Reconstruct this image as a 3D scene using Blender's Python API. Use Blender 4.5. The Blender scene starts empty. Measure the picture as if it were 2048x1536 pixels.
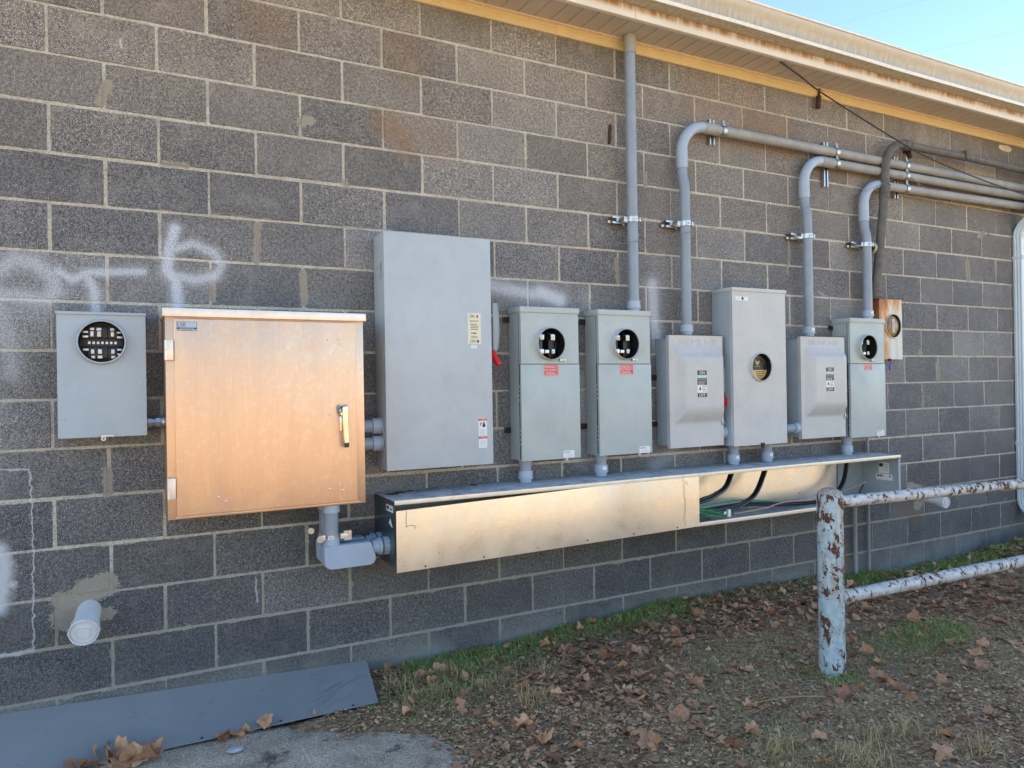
import bpy, bmesh, math, random
import numpy as np
from mathutils import Vector, Matrix
PI = math.pi
random.seed(7); RNG = np.random.default_rng(11)
scene = bpy.context.scene
COL = scene.collection

# ------------------------------------------------------------------ camera
F_PX, YAW, PITCH, ROLL = 1459.885, 0.480686, 0.000988, -0.0159553
CAM = Vector((0.288188, -3.523065, -0.373552))
cy, sy, cp, sp = math.cos(YAW), math.sin(YAW), math.cos(PITCH), math.sin(PITCH)
c_f = Vector((sy*cp, cy*cp, sp)); _r = Vector((cy, -sy, 0)); _u = _r.cross(c_f)
c_r = math.cos(ROLL)*_r + math.sin(ROLL)*_u
c_u = -math.sin(ROLL)*_r + math.cos(ROLL)*_u
cam_d = bpy.data.cameras.new('camera'); cam = bpy.data.objects.new('camera', cam_d); COL.objects.link(cam)
cam_d.sensor_width = 36; cam_d.lens = F_PX/2048*36; cam_d.clip_start = 0.05; cam_d.clip_end = 600
M = Matrix((c_r, c_u, -c_f)).transposed().to_4x4(); M.translation = CAM
cam.matrix_world = M
scene.camera = cam

# ------------------------------------------------------------------ light
SUN_AZ = Vector((-0.94, 0.34, 0)).normalized(); SUN_EL = math.radians(24)
sun_dir = SUN_AZ*math.cos(SUN_EL) + Vector((0, 0, math.sin(SUN_EL)))
world = bpy.data.worlds.new('World'); scene.world = world; world.use_nodes = True
wn = world.node_tree; bg = wn.nodes['Background']
sky = wn.nodes.new('ShaderNodeTexSky'); sky.sky_type = 'NISHITA'; sky.sun_disc = False
sky.sun_elevation = SUN_EL; sky.sun_rotation = math.atan2(SUN_AZ.x, SUN_AZ.y)
sky.air_density = 1.0; sky.dust_density = 0.25; sky.ozone_density = 2.2
wn.links.new(sky.outputs[0], bg.inputs[0]); bg.inputs[1].default_value = 0.088
sl = bpy.data.lights.new('sun', 'SUN'); sl.energy = 5.0; sl.angle = math.radians(0.6); sl.color = (1.0, 0.88, 0.72)
so = bpy.data.objects.new('sun', sl); COL.objects.link(so)
so.rotation_euler = (-sun_dir).to_track_quat('-Z', 'Y').to_euler(); so.location = (-10, 5, 12)
scene.view_settings.view_transform = 'Standard'; scene.view_settings.look = 'None'
scene.view_settings.gamma = 1; scene.view_settings.use_curve_mapping = False
scene.view_settings.exposure = 2.33
scene.cycles.use_denoising = True
scene.cycles.max_bounces = 8; scene.cycles.diffuse_bounces = 4; scene.cycles.glossy_bounces = 4

# ------------------------------------------------------------------ measuring: photograph pixel (2048 wide) to a point at a known distance from the wall
def _ray(u, v): return c_r*((u-1024)/F_PX) + c_u*(-(v-768)/F_PX) + c_f
def W(u, v, y=0.0):
    d = _ray(u, v); return CAM + d*((y-CAM.y)/d.y)
def Gp(u, v, z=-1.765):
    d = _ray(u, v); return CAM + d*((z-CAM.z)/d.z)

# ------------------------------------------------------------------ materials
class NT:
    def __init__(s, name):
        s.m = bpy.data.materials.new(name); s.m.use_nodes = True
        s.t = s.m.node_tree; s.b = s.t.nodes['Principled BSDF']; s._p = None
    def n(s, kind, **kw):
        nd = s.t.nodes.new('ShaderNode'+kind)
        for k, v in kw.items():
            if k.startswith('i_'):
                nd.inputs[k[2:].replace('_', ' ')].default_value = v
            else: setattr(nd, k, v)
        return nd
    def l(s, a, b): s.t.links.new(a, b)
    def pos(s, scale=(1, 1, 1), kind='pos'):
        if kind == 'pos': g = s.n('NewGeometry').outputs['Position']
        else: g = s.n('TexCoord').outputs['Object']
        if tuple(scale) == (1, 1, 1): return g
        v = s.n('VectorMath', operation='MULTIPLY'); v.inputs[1].default_value = scale
        s.l(g, v.inputs[0]); return v.outputs[0]
    def noise(s, scale, detail=3, vec=None, rough=0.55, dist=0):
        t = s.n('TexNoise'); t.inputs['Scale'].default_value = scale; t.inputs['Detail'].default_value = detail
        t.inputs['Roughness'].default_value = rough; t.inputs['Distortion'].default_value = dist
        s.l(vec if vec is not None else s.pos(), t.inputs['Vector']); return t.outputs['Fac']
    def ramp(s, fac, stops, interp='LINEAR'):
        r = s.n('ValToRGB'); e = r.color_ramp.elements; r.color_ramp.interpolation = interp
        while len(e) < len(stops): e.new(0.5)
        for el, (p, c) in zip(e, stops):
            el.position = p; el.color = (c, c, c, 1) if isinstance(c, (int, float)) else (*c, 1)
        s.l(fac, r.inputs[0]); return r.outputs[0]
    def mix(s, fac, a, b, blend='MIX'):
        x = s.n('Mix', data_type='RGBA', blend_type=blend)
        for sock, v in ((x.inputs[0], fac), (x.inputs[6], a), (x.inputs[7], b)):
            if isinstance(v, (int, float)): sock.default_value = v
            elif isinstance(v, tuple): sock.default_value = (*v, 1)
            else: s.l(v, sock)
        return x.outputs[2]
    def math(s, op, a, b=None, clamp=False):
        x = s.n('Math', operation=op, use_clamp=clamp)
        for i, v in enumerate((a, b)):
            if v is None: continue
            if isinstance(v, (int, float)): x.inputs[i].default_value = v
            else: s.l(v, x.inputs[i])
        return x.outputs[0]
    def sep(s, v):
        x = s.n('SeparateXYZ'); s.l(v, x.inputs[0]); return x.outputs
    def mapr(s, v, a, b, c=0.0, d=1.0, smooth=True):
        x = s.n('MapRange'); x.interpolation_type = 'SMOOTHSTEP' if smooth else 'LINEAR'
        s.l(v, x.inputs[0])
        for i, q in zip((1, 2, 3, 4), (a, b, c, d)): x.inputs[i].default_value = q
        return x.outputs[0]
    def set(s, **kw):
        for k, v in kw.items():
            sock = s.b.inputs[k.replace('_', ' ')]
            if isinstance(v, (int, float)): sock.default_value = v
            elif isinstance(v, tuple): sock.default_value = (*v, 1)
            else: s.l(v, sock)
    def bump(s, h, strength=0.3, dist=0.002):
        b = s.n('Bump'); b.inputs['Strength'].default_value = strength; b.inputs['Distance'].default_value = dist
        s.l(h, b.inputs['Height']); s.l(b.outputs[0], s.b.inputs['Normal'])

MATS = {}
def plain(name, col, rough=0.5, metal=0.0, var=0.08, nscale=30, bump=0.0, dirt=0.0):
    if name in MATS: return MATS[name]
    t = NT(name)
    f = t.noise(nscale, 3)
    a = tuple(max(0, c*(1-var)) for c in col); b = tuple(min(1, c*(1+var)) for c in col)
    c = t.ramp(f, [(0.3, a), (0.7, b)])
    if dirt:
        d = t.math('MULTIPLY', t.ramp(t.noise(7, 5), [(0.45, 0.0), (0.75, 1.0)]), dirt)
        c = t.mix(d, c, (0.16, 0.14, 0.12))
    t.set(Base_Color=c, Roughness=t.mapr(t.noise(nscale*0.4, 2), 0.3, 0.7, max(0.02, rough-0.05), rough+0.06), Metallic=metal)
    if bump: t.bump(t.noise(nscale*3, 2), bump, 0.001)
    MATS[name] = t.m; return t.m

def painted(name, col, rough=0.38):
    "factory enamel on sheet steel: fine orange peel, faint smudges, dust specks"
    t = NT(name)
    sm = t.noise(4.0, 4, dist=0.6)
    c = t.ramp(sm, [(0.3, tuple(x*0.93 for x in col)), (0.7, tuple(x*1.04 for x in col))])
    st = t.noise(3.0, 4, vec=t.pos((22, 22, 1.4)))
    c = t.mix(t.math('MULTIPLY', t.ramp(st, [(0.52, 0.0), (0.8, 1.0)]), 0.05), c, tuple(min(1, x*1.35) for x in col))
    c = t.mix(t.math('MULTIPLY', t.ramp(t.noise(11, 6, rough=0.7), [(0.5, 0.0), (0.78, 1.0)]), 0.22), c, (0.27, 0.25, 0.22))
    dr = t.math('MULTIPLY', t.ramp(t.noise(2.0, 3, vec=t.pos((34, 34, 0.8))), [(0.60, 0.0), (0.72, 1.0)]), t.ramp(t.noise(3, 2), [(0.45, 0.0), (0.7, 1.0)]))
    c = t.mix(t.math('MULTIPLY', dr, 0.22), c, (0.26, 0.24, 0.21))
    sp = t.ramp(t.noise(260, 1), [(0.76, 0.0), (0.80, 1.0)])
    c = t.mix(t.math('MULTIPLY', sp, 0.25), c, (0.6, 0.58, 0.55))
    t.set(Base_Color=c, Roughness=t.mapr(t.noise(9, 4), 0.3, 0.7, rough-0.06, rough+0.1), Specular_IOR_Level=0.45)
    t.bump(t.noise(420, 2), 0.06, 0.0005)
    MATS[name] = t.m; return t.m

m_blue = painted('enamel_blue_grey', (0.39, 0.445, 0.475))
m_panel = painted('enamel_cool_grey', (0.46, 0.49, 0.505))
m_green = painted('enamel_green_grey', (0.43, 0.475, 0.455))
m_warm = painted('enamel_warm_grey', (0.52, 0.51, 0.49))
m_pvc = plain('grey_pvc', (0.26, 0.30, 0.345), 0.42, var=0.08, nscale=12, dirt=0.12)
m_pvc_l = plain('light_grey_pvc', (0.36, 0.42, 0.50), 0.4, var=0.05, nscale=12)
m_pvc_w = plain('dusty_grey_pvc', (0.30, 0.30, 0.285), 0.6, var=0.14, nscale=9, dirt=0.25)
m_pvc_d = plain('weathered_dark_conduit', (0.115, 0.105, 0.092), 0.7, var=0.25, nscale=18, bump=0.2, dirt=0.25)
m_white = plain('white_pvc', (0.68, 0.68, 0.67), 0.35, var=0.03)
m_zinc = plain('zinc_plated_steel', (0.50, 0.505, 0.51), 0.36, metal=1.0, var=0.12, nscale=60)
m_chrome = plain('polished_steel', (0.75, 0.74, 0.72), 0.12, metal=1.0, var=0.05)
m_black = plain('black_plastic', (0.012, 0.012, 0.013), 0.4)
m_dark = plain('black_interior', (0.006, 0.006, 0.007), 0.6)
m_cable = plain('black_cable', (0.010, 0.010, 0.011), 0.35)
m_red = plain('red_plastic', (0.62, 0.012, 0.012), 0.35)
m_green_w = plain('green_wire_skin', (0.03, 0.42, 0.10), 0.4)
m_copper = plain('copper_wire', (0.55, 0.27, 0.2), 0.45, metal=0.6)
m_rustd = plain('rusty_iron', (0.06, 0.028, 0.016), 0.9, var=0.5, nscale=90, bump=0.5)
m_wire = plain('thin_grey_wire', (0.22, 0.2, 0.17), 0.6)
m_stw = plain('sticker_white', (0.74, 0.74, 0.72), 0.45, var=0.02)
m_stc = plain('sticker_cream', (0.74, 0.68, 0.50), 0.45, var=0.02)
m_str = plain('sticker_red', (0.62, 0.045, 0.045), 0.45, var=0.02)
m_stb = plain('sticker_black', (0.045, 0.025, 0.02), 0.45, var=0.02)
m_ink = plain('black_ink', (0.02, 0.02, 0.02), 0.5, var=0.02)
m_stg = plain('sticker_mint', (0.35, 0.58, 0.52), 0.45, var=0.02)
m_gold = plain('sticker_gold', (0.62, 0.42, 0.15), 0.4, var=0.03)
m_navy = plain('plate_navy', (0.03, 0.045, 0.12), 0.4, var=0.02)
m_silver = plain('plate_silver', (0.45, 0.5, 0.58), 0.4, var=0.03)
m_bluep = plain('blue_plastic', (0.01, 0.015, 0.55), 0.35)
m_foam = plain('beige_foam', (0.55, 0.46, 0.33), 0.9, var=0.15, bump=0.5)

def galv():
    t = NT('galvanized_sheet')
    v = t.n('TexVoronoi'); v.inputs['Scale'].default_value = 55; t.l(t.pos(), v.inputs['Vector'])
    g = t.n('RGBToBW'); t.l(v.outputs['Color'], g.inputs[0])
    f = t.noise(4, 4)
    c = t.ramp(f, [(0.3, (0.80, 0.77, 0.70)), (0.7, (0.88, 0.85, 0.78))])
    c = t.mix(0.10, c, t.ramp(g.outputs[0], [(0.2, (0.6, 0.58, 0.52)), (0.8, (0.95, 0.93, 0.88))]))
    gr = t.ramp(t.noise(16, 5, rough=0.7), [(0.55, 0.0), (0.8, 1.0)])
    c = t.mix(t.math('MULTIPLY', gr, 0.25), c, (0.55, 0.48, 0.38))
    t.set(Base_Color=c, Metallic=0.9, Roughness=t.mapr(t.noise(10, 4), 0.3, 0.7, 0.27, 0.36))
    return t.m
m_galv = galv()

def cabinet_metal():
    t = NT('tarnished_tan_metal')
    br = t.noise(5.0, 5, vec=t.pos((40, 40, 1.2)))
    bl = t.noise(2.0, 5, dist=0.8); sp = t.noise(40, 4)
    c = t.ramp(bl, [(0.28, (0.58, 0.43, 0.35)), (0.5, (0.70, 0.46, 0.31)), (0.72, (0.82, 0.55, 0.32))])
    c = t.mix(0.10, c, t.ramp(br, [(0.3, (0.5, 0.33, 0.22)), (0.7, (0.9, 0.72, 0.56))]))
    c = t.mix(t.math('MULTIPLY', t.ramp(sp, [(0.5, 0.0), (0.8, 1.0)]), 0.25), c, (0.9, 0.78, 0.64))
    z = t.sep(t.pos())['Z']
    c = t.mix(t.math('MULTIPLY', t.ramp(t.noise(7, 4, vec=t.pos((1, 1, 0.18))), [(0.45, 0.0), (0.7, 1.0)]), 0.45), c, (0.52, 0.36, 0.29))
    t.set(Base_Color=c, Metallic=0.8, Roughness=t.mapr(bl, 0.3, 0.7, 0.30, 0.42))
    t.bump(t.noise(2.5, 2), 0.10, 0.01)
    return t.m
m_tan = cabinet_metal()
m_hood = plain('pale_aluminium', (0.80, 0.70, 0.60), 0.4, metal=0.6, var=0.05)

def dusty_top():
    t = NT('dusty_grey_sheet')
    c = t.ramp(t.noise(14, 6, dist=1.2), [(0.32, (0.22, 0.225, 0.225)), (0.5, (0.42, 0.43, 0.43)), (0.72, (0.56, 0.565, 0.56))])
    t.set(Base_Color=c, Roughness=0.6, Metallic=0.0); return t.m
m_dust = dusty_top()
m_lip = plain('bare_sheet_edge', (0.76, 0.68, 0.56), 0.4, metal=0.5, var=0.06)
m_inner = painted('inner_grey_enamel', (0.34, 0.39, 0.41), 0.3)
m_sheet = painted('slate_blue_enamel', (0.265, 0.275, 0.275), 0.33)
def steel_side():
    t = NT('dark_end_plate')
    t.set(Base_Color=t.ramp(t.noise(8, 5), [(0.3, (0.05, 0.075, 0.085)), (0.7, (0.075, 0.105, 0.12))]), Metallic=0.35, Roughness=0.22)
    t.bump(t.noise(3, 2), 0.3, 0.01); return t.m
m_end = steel_side()

# ---- masonry, with the spray paint, mortar smears and caulk that lie on the wall
def stroke_group():
    g = bpy.data.node_groups.new('stroke', 'ShaderNodeTree')
    I = g.interface
    for nm, ty in (('P', 'NodeSocketVector'), ('A', 'NodeSocketVector'), ('BA', 'NodeSocketVector'), ('IL', 'NodeSocketFloat'), ('R0', 'NodeSocketFloat'), ('R1', 'NodeSocketFloat'), ('K', 'NodeSocketFloat')):
        I.new_socket(nm, in_out='INPUT', socket_type=ty)
    I.new_socket('Mask', in_out='OUTPUT', socket_type='NodeSocketFloat')
    gi = g.nodes.new('NodeGroupInput'); go = g.nodes.new('NodeGroupOutput')
    def vm(op, a, b=None):
        n = g.nodes.new('ShaderNodeVectorMath'); n.operation = op
        g.links.new(a, n.inputs[0])
        if b is not None: g.links.new(b, n.inputs[3] if op == 'SCALE' else n.inputs[1])
        return n
    pa = vm('SUBTRACT', gi.outputs['P'], gi.outputs['A']).outputs[0]
    dt = vm('DOT_PRODUCT', pa, gi.outputs['BA']).outputs['Value']
    mu = g.nodes.new('ShaderNodeMath'); mu.operation = 'MULTIPLY'; mu.use_clamp = True
    g.links.new(dt, mu.inputs[0]); g.links.new(gi.outputs['IL'], mu.inputs[1])
    sc = vm('SCALE', gi.outputs['BA'], mu.outputs[0]).outputs[0]
    d = vm('DISTANCE', pa, sc).outputs['Value']
    mr = g.nodes.new('ShaderNodeMapRange'); mr.interpolation_type = 'SMOOTHSTEP'
    g.links.new(d, mr.inputs[0]); g.links.new(gi.outputs['R1'], mr.inputs[1]); g.links.new(gi.outputs['R0'], mr.inputs[2])
    g.links.new(gi.outputs['K'], mr.inputs[4])
    mr.inputs[3].default_value = 0
    g.links.new(mr.outputs[0], go.inputs[0])
    return g
STROKE = stroke_group()

def polyline(pts, r, k, soft=1.8):
    w = [W(*p) for p in pts]
    return [(a, b, r*0.15, r*soft, k) for a, b in zip(w, w[1:])]
SPRAY = []
for pts, r, k in (
    ([(-8, 545), (30, 518), (72, 528), (106, 556), (112, 582), (88, 600), (30, 592), (-10, 590)], 0.045, 0.72),
    ([(115, 542), (145, 560), (175, 545), (285, 543)], 0.026, 0.8),
    ([(172, 548), (188, 580), (192, 622)], 0.028, 0.8),
    ([(350, 458), (338, 500), (334, 540), (352, 562), (356, 612)], 0.036, 0.85),
    ([(342, 500), (385, 487), (428, 506), (443, 530), (432, 552), (390, 560), (352, 552)], 0.032, 0.78),
    ([(-5, 605), (10, 660), (18, 700), (24, 745)], 0.045, 0.62),
    ([(20, 612), (70, 625), (95, 640)], 0.04, 0.35),
    ([(375, 690), (388, 692)], 0.05, 0.3), ([(300, 680), (318, 690)], 0.03, 0.35),
    ([(985, 572), (1060, 588), (1110, 592)], 0.055, 0.78), ([(1080, 585), (1120, 600)], 0.06, 0.85),
    ([(1170, 590), (1175, 612)], 0.035, 0.35), ([(1305, 570), (1308, 640), (1318, 700)], 0.06, 0.8),
    ([(1160, 760), (1168, 900), (1190, 940)], 0.05, 0.55), ([(1130, 900), (1175, 935)], 0.04, 0.5), ([(1310, 930), (1345, 905)], 0.05, 0.55),
    ([(1578, 590), (1582, 640)], 0.035, 0.3), ([(1245, 410), (1300, 520)], 0.03, 0.10),
    ([(240, 80), (243, 94)], 0.006, 0.8), ([(1640, 585), (1655, 595)], 0.012, 0.55),
    ([(-5, 690), (-5, 1000)], 0.03, 0.2)):
    SPRAY += polyline(pts, r, k)
CAULK = []
for pts, r, k in (
    ([(-5, 941), (58, 938), (63, 985), (66, 1120), (67, 1300)], 0.0035, 0.65), ([(66, 1300), (30, 1308), (-8, 1313)], 0.008, 0.6),
    ([(-6, 1100), (8, 1130), (-4, 1215)], 0.035, 0.85), ([(-5, 1175), (22, 1170)], 0.02, 0.75), ([(-5, 1185), (10, 1190)], 0.03, 0.5),
    ([(512, 1155), (514, 1205)], 0.004, 0.6)):
    CAULK += polyline(pts, r, k, 1.6)
SMEAR = []
for pts, r, k in (
    ([(200, 205), (215, 170)], 0.022, 0.9), ([(215, 940), (216, 985)], 0.022, 0.9), ([(606, 545), (608, 605)], 0.022, 0.8),
    ([(515, 450), (514, 525)], 0.017, 0.9), ([(603, 245), (622, 240)], 0.03, 0.7), ([(425, 545), (426, 600)], 0.018, 0.8),
    ([(130, 1235), (170, 1185), (210, 1170)], 0.06, 0.95), ([(120, 1200), (140, 1250)], 0.04, 0.9), ([(195, 1235), (218, 1225)], 0.03, 0.9),
    ([(1232, 520), (1236, 560)], 0.02, 0.8), ([(1935, 525), (1937, 560)], 0.028, 0.95), ([(1991, 525), (1994, 560)], 0.02, 0.9),
    ([(1875, 730), (1877, 760)], 0.03, 0.9), ([(1820, 975), (1850, 985), (1835, 1010)], 0.05, 0.9), ([(1968, 465), (1958, 472)], 0.03, 0.8),
    ([(1841, 700), (1838, 708)], 0.02, 0.8), ([(1846, 790), (1847, 815)], 0.016, 0.8), ([(325, 325), (375, 333)], 0.016, 0.6),
    ([(660, 30), (668, 40)], 0.02, 0.7), ([(1290, 345), (1291, 370)], 0.018, 0.8), ([(690, 362), (694, 372)], 0.018, 0.7),
    ([(1580, 500), (1575, 545)], 0.012, 0.7), ([(1120, 590), (1125, 560)], 0.0, 0.0), ([(1895, 280), (1930, 290)], 0.0, 0.0)):
    if r: SMEAR += polyline(pts, r, k, 1.5)
STAIN = []
for pts, r, k in (
    ([(775, 250), (810, 285)], 0.07, 0.75), ([(840, 275), (880, 285)], 0.09, 0.35), ([(1500, 240), (1560, 265)], 0.13, 0.6),
    ([(800, 100), (815, 120)], 0.1, 0.45), ([(520, 45), (545, 60)], 0.09, 0.4), ([(1690, 1090), (1697, 1170)], 0.03, 0.7),
    ([(1400, 200), (1500, 215)], 0.12, 0.4), ([(1800, 1010), (1835, 1030)], 0.06, 0.5)):
    STAIN += polyline(pts, r, k, 2.0)

def add_strokes(t, P, lst):
    out = None
    for A, B, r0, r1, k in lst:
        n = t.t.nodes.new('ShaderNodeGroup'); n.node_tree = STROKE
        BA = B-A
        t.l(P, n.inputs['P']); n.inputs['A'].default_value = A; n.inputs['BA'].default_value = BA
        n.inputs['IL'].default_value = 1/max(BA.dot(BA), 1e-8)
        n.inputs['R0'].default_value = r0; n.inputs['R1'].default_value = r1; n.inputs['K'].default_value = k
        out = n.outputs[0] if out is None else t.math('MAXIMUM', out, n.outputs[0])
    return out

ALL = {'STAIN': STAIN, 'SMEAR': SMEAR, 'SPRAY': SPRAY, 'CAULK': CAULK}
def touching(x0, x1, z0, z1):
    out = []
    for kind, lst in ALL.items():
        for i, (A, Bp, r0, r1, k) in enumerate(lst):
            m = r1+0.02; hit = False
            for q in range(13):
                p = A.lerp(Bp, q/12)
                if x0-m < p.x < x1+m and z0-m < p.z < z1+m: hit = True; break
            if hit: out.append((kind, i))
    return tuple(out)
MCACHE = {}
def masonry_for(mortar, x0, x1, z0, z1):
    key = (mortar, touching(x0, x1, z0, z1))
    if key not in MCACHE: MCACHE[key] = masonry('mortar' if mortar else 'concrete_block', mortar, key[1])
    return MCACHE[key]
U_ = 0.2032
def masonry(name, mortar=False, marks=()):
    t = NT(name); sel = lambda k: [ALL[k][i] for kk, i in marks if kk == k]
    g = t.pos()
    flat = t.n('VectorMath', operation='MULTIPLY'); flat.inputs[1].default_value = (1, 0, 1); t.l(g, flat.inputs[0])
    wob = t.n('TexNoise'); wob.inputs['Scale'].default_value = 35; wob.inputs['Detail'].default_value = 3; t.l(g, wob.inputs['Vector'])
    wv = t.n('VectorMath', operation='SCALE'); wv.inputs[3].default_value = 0.03
    wc = t.n('VectorMath', operation='SUBTRACT'); wc.inputs[1].default_value = (0.5, 0.5, 0.5); t.l(wob.outputs['Color'], wc.inputs[0]); t.l(wc.outputs[0], wv.inputs[0])
    wp = t.n('VectorMath', operation='ADD'); t.l(flat.outputs[0], wp.inputs[0]); t.l(wv.outputs[0], wp.inputs[1])
    wp2 = t.n('VectorMath', operation='MULTIPLY'); wp2.inputs[1].default_value = (1, 0, 1); t.l(wp.outputs[0], wp2.inputs[0])
    P = flat.outputs[0]; PW = wp2.outputs[0]
    z = t.sep(g)['Z']; x = t.sep(g)['X']
    fine = t.noise(300, 3, rough=0.85); mid = t.noise(110, 3); big = t.noise(2.6, 4); 
    if mortar:
        c = t.ramp(mid, [(0.3, (0.34, 0.31, 0.25)), (0.7, (0.60, 0.555, 0.455))])
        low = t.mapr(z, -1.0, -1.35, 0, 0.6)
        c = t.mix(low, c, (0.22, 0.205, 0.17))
        c = t.mix(t.math('MULTIPLY', t.ramp(t.noise(9, 4), [(0.5, 0.0), (0.72, 1.0)]), 0.45), c, (0.22, 0.19, 0.15))
        h = mid
    else:
        oi = t.n('ObjectInfo').outputs['Random']
        c = t.ramp(fine, [(0.32, (0.028, 0.028, 0.029)), (0.44, (0.105, 0.104, 0.105)), (0.54, (0.175, 0.173, 0.173)), (0.66, (0.58, 0.575, 0.57))])
        c = t.mix(t.math('MULTIPLY', t.math('FRACT', t.math('MULTIPLY', oi, 7.31)), 0.55), c, (0.135, 0.133, 0.131))
        c = t.mix(1.0, c, t.ramp(oi, [(0.0, (0.84, 0.85, 0.88)), (0.35, (1.02, 1.0, 0.98)), (0.7, (1.12, 1.11, 1.10)), (1.0, (1.36, 1.35, 1.33))]), 'MULTIPLY')
        c = t.mix(1.0, c, t.ramp(t.noise(75, 3, rough=0.7), [(0.32, (0.62,)*3), (0.5, (1.0,)*3), (0.68, (1.45,)*3)]), 'MULTIPLY')
        c = t.mix(1.0, c, t.ramp(big, [(0.3, (0.86, 0.86, 0.88)), (0.7, (1.16, 1.14, 1.10))]), 'MULTIPLY')
        c = t.mix(t.math('MULTIPLY', t.ramp(t.noise(11, 5, dist=0.6), [(0.52, 0.0), (0.76, 1.0)]), 0.42), c, (0.31, 0.295, 0.27))
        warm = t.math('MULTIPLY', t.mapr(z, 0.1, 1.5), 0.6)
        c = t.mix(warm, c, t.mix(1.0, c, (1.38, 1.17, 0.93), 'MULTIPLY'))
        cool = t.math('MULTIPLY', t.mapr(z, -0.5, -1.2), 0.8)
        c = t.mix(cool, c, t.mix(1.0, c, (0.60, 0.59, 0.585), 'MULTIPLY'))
        pits = t.ramp(t.noise(190, 1), [(0.30, 1.0), (0.36, 0.0)])
        c = t.mix(pits, c, (0.02, 0.019, 0.018))
        ob = t.n('TexCoord').outputs['Object']; so = t.sep(ob)
        ex = t.math('SUBTRACT', 2*U_/2-0.0062, t.math('ABSOLUTE', so['X'])); ez = t.math('SUBTRACT', U_/2-0.0062, t.math('ABSOLUTE', so['Z']))
        e = t.math('MINIMUM', ex, ez)
        lim = t.math('MULTIPLY', t.math('SUBTRACT', t.noise(13, 4, rough=0.7), 0.50), 0.045)
        lim = t.math('ADD', lim, t.math('MULTIPLY', t.math('SUBTRACT', t.noise(60, 2), 0.5), 0.012))
        sm_ = t.mapr(t.math('SUBTRACT', lim, e), 0.0, 0.002)
        sm_ = t.math('MULTIPLY', t.math('MULTIPLY', sm_, t.mapr(e, -0.004, -0.003)), 0.8)
        c = t.mix(sm_, c, t.mix(mid, (0.22, 0.195, 0.155), (0.48, 0.435, 0.35)))
        h = t.mix(0.5, fine, mid)
    # pale salts creeping up from the soil
    salt = t.math('MULTIPLY', t.mapr(z, -1.55, -1.78), t.ramp(t.noise(5, 5), [(0.35, 0.1), (0.65, 0.85)]))
    c = t.mix(salt, c, (0.25, 0.255, 0.23))
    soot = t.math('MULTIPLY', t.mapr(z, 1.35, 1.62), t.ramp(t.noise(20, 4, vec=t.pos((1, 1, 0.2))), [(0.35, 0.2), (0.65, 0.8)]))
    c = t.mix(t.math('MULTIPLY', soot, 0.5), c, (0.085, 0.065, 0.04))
    if marks:
        grain = t.ramp(t.noise(170, 3, rough=0.8), [(0.36, 0.18), (0.58, 1.0)])
        if sel('STAIN'):
            s = add_strokes(t, PW, sel('STAIN'))
            c = t.mix(t.math('MULTIPLY', s, 0.7), c, t.mix(fine, (0.16, 0.085, 0.04), (0.34, 0.2, 0.1)))
        if sel('SMEAR'):
            s = add_strokes(t, PW, sel('SMEAR'))
            c = t.mix(t.ramp(t.math('ADD', s, t.math('MULTIPLY', t.math('SUBTRACT', mid, 0.5), 1.2)), [(0.35, 0.0), (0.5, 1.0)]), c, t.mix(mid, (0.21, 0.18, 0.14), (0.40, 0.36, 0.29)))
        if sel('SPRAY'):
            m0 = add_strokes(t, P, sel('SPRAY'))
            sp = t.math('MULTIPLY', t.math('SUBTRACT', t.math('ADD', t.math('MULTIPLY', m0, 0.50), t.noise(210, 3, rough=0.9)), 0.80), 6.0, clamp=True)
            s = t.math('MAXIMUM', t.math('MULTIPLY', sp, t.mapr(m0, 0.0, 0.25)), t.math('MULTIPLY', m0, 0.30))
            c = t.mix(s, c, (0.60, 0.63, 0.68))
        if sel('CAULK'):
            s = add_strokes(t, PW, sel('CAULK'))
            c = t.mix(s, c, (0.58, 0.59, 0.60))
    t.set(Base_Color=c, Roughness=0.93, Specular_IOR_Level=0.25)
    t.bump(h, 0.9 if not mortar else 0.6, 0.0025)
    return t.m
m_block = masonry_for(False, 90, 91, 90, 91); m_mortar = masonry_for(True, 90, 91, 90, 91)

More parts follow.
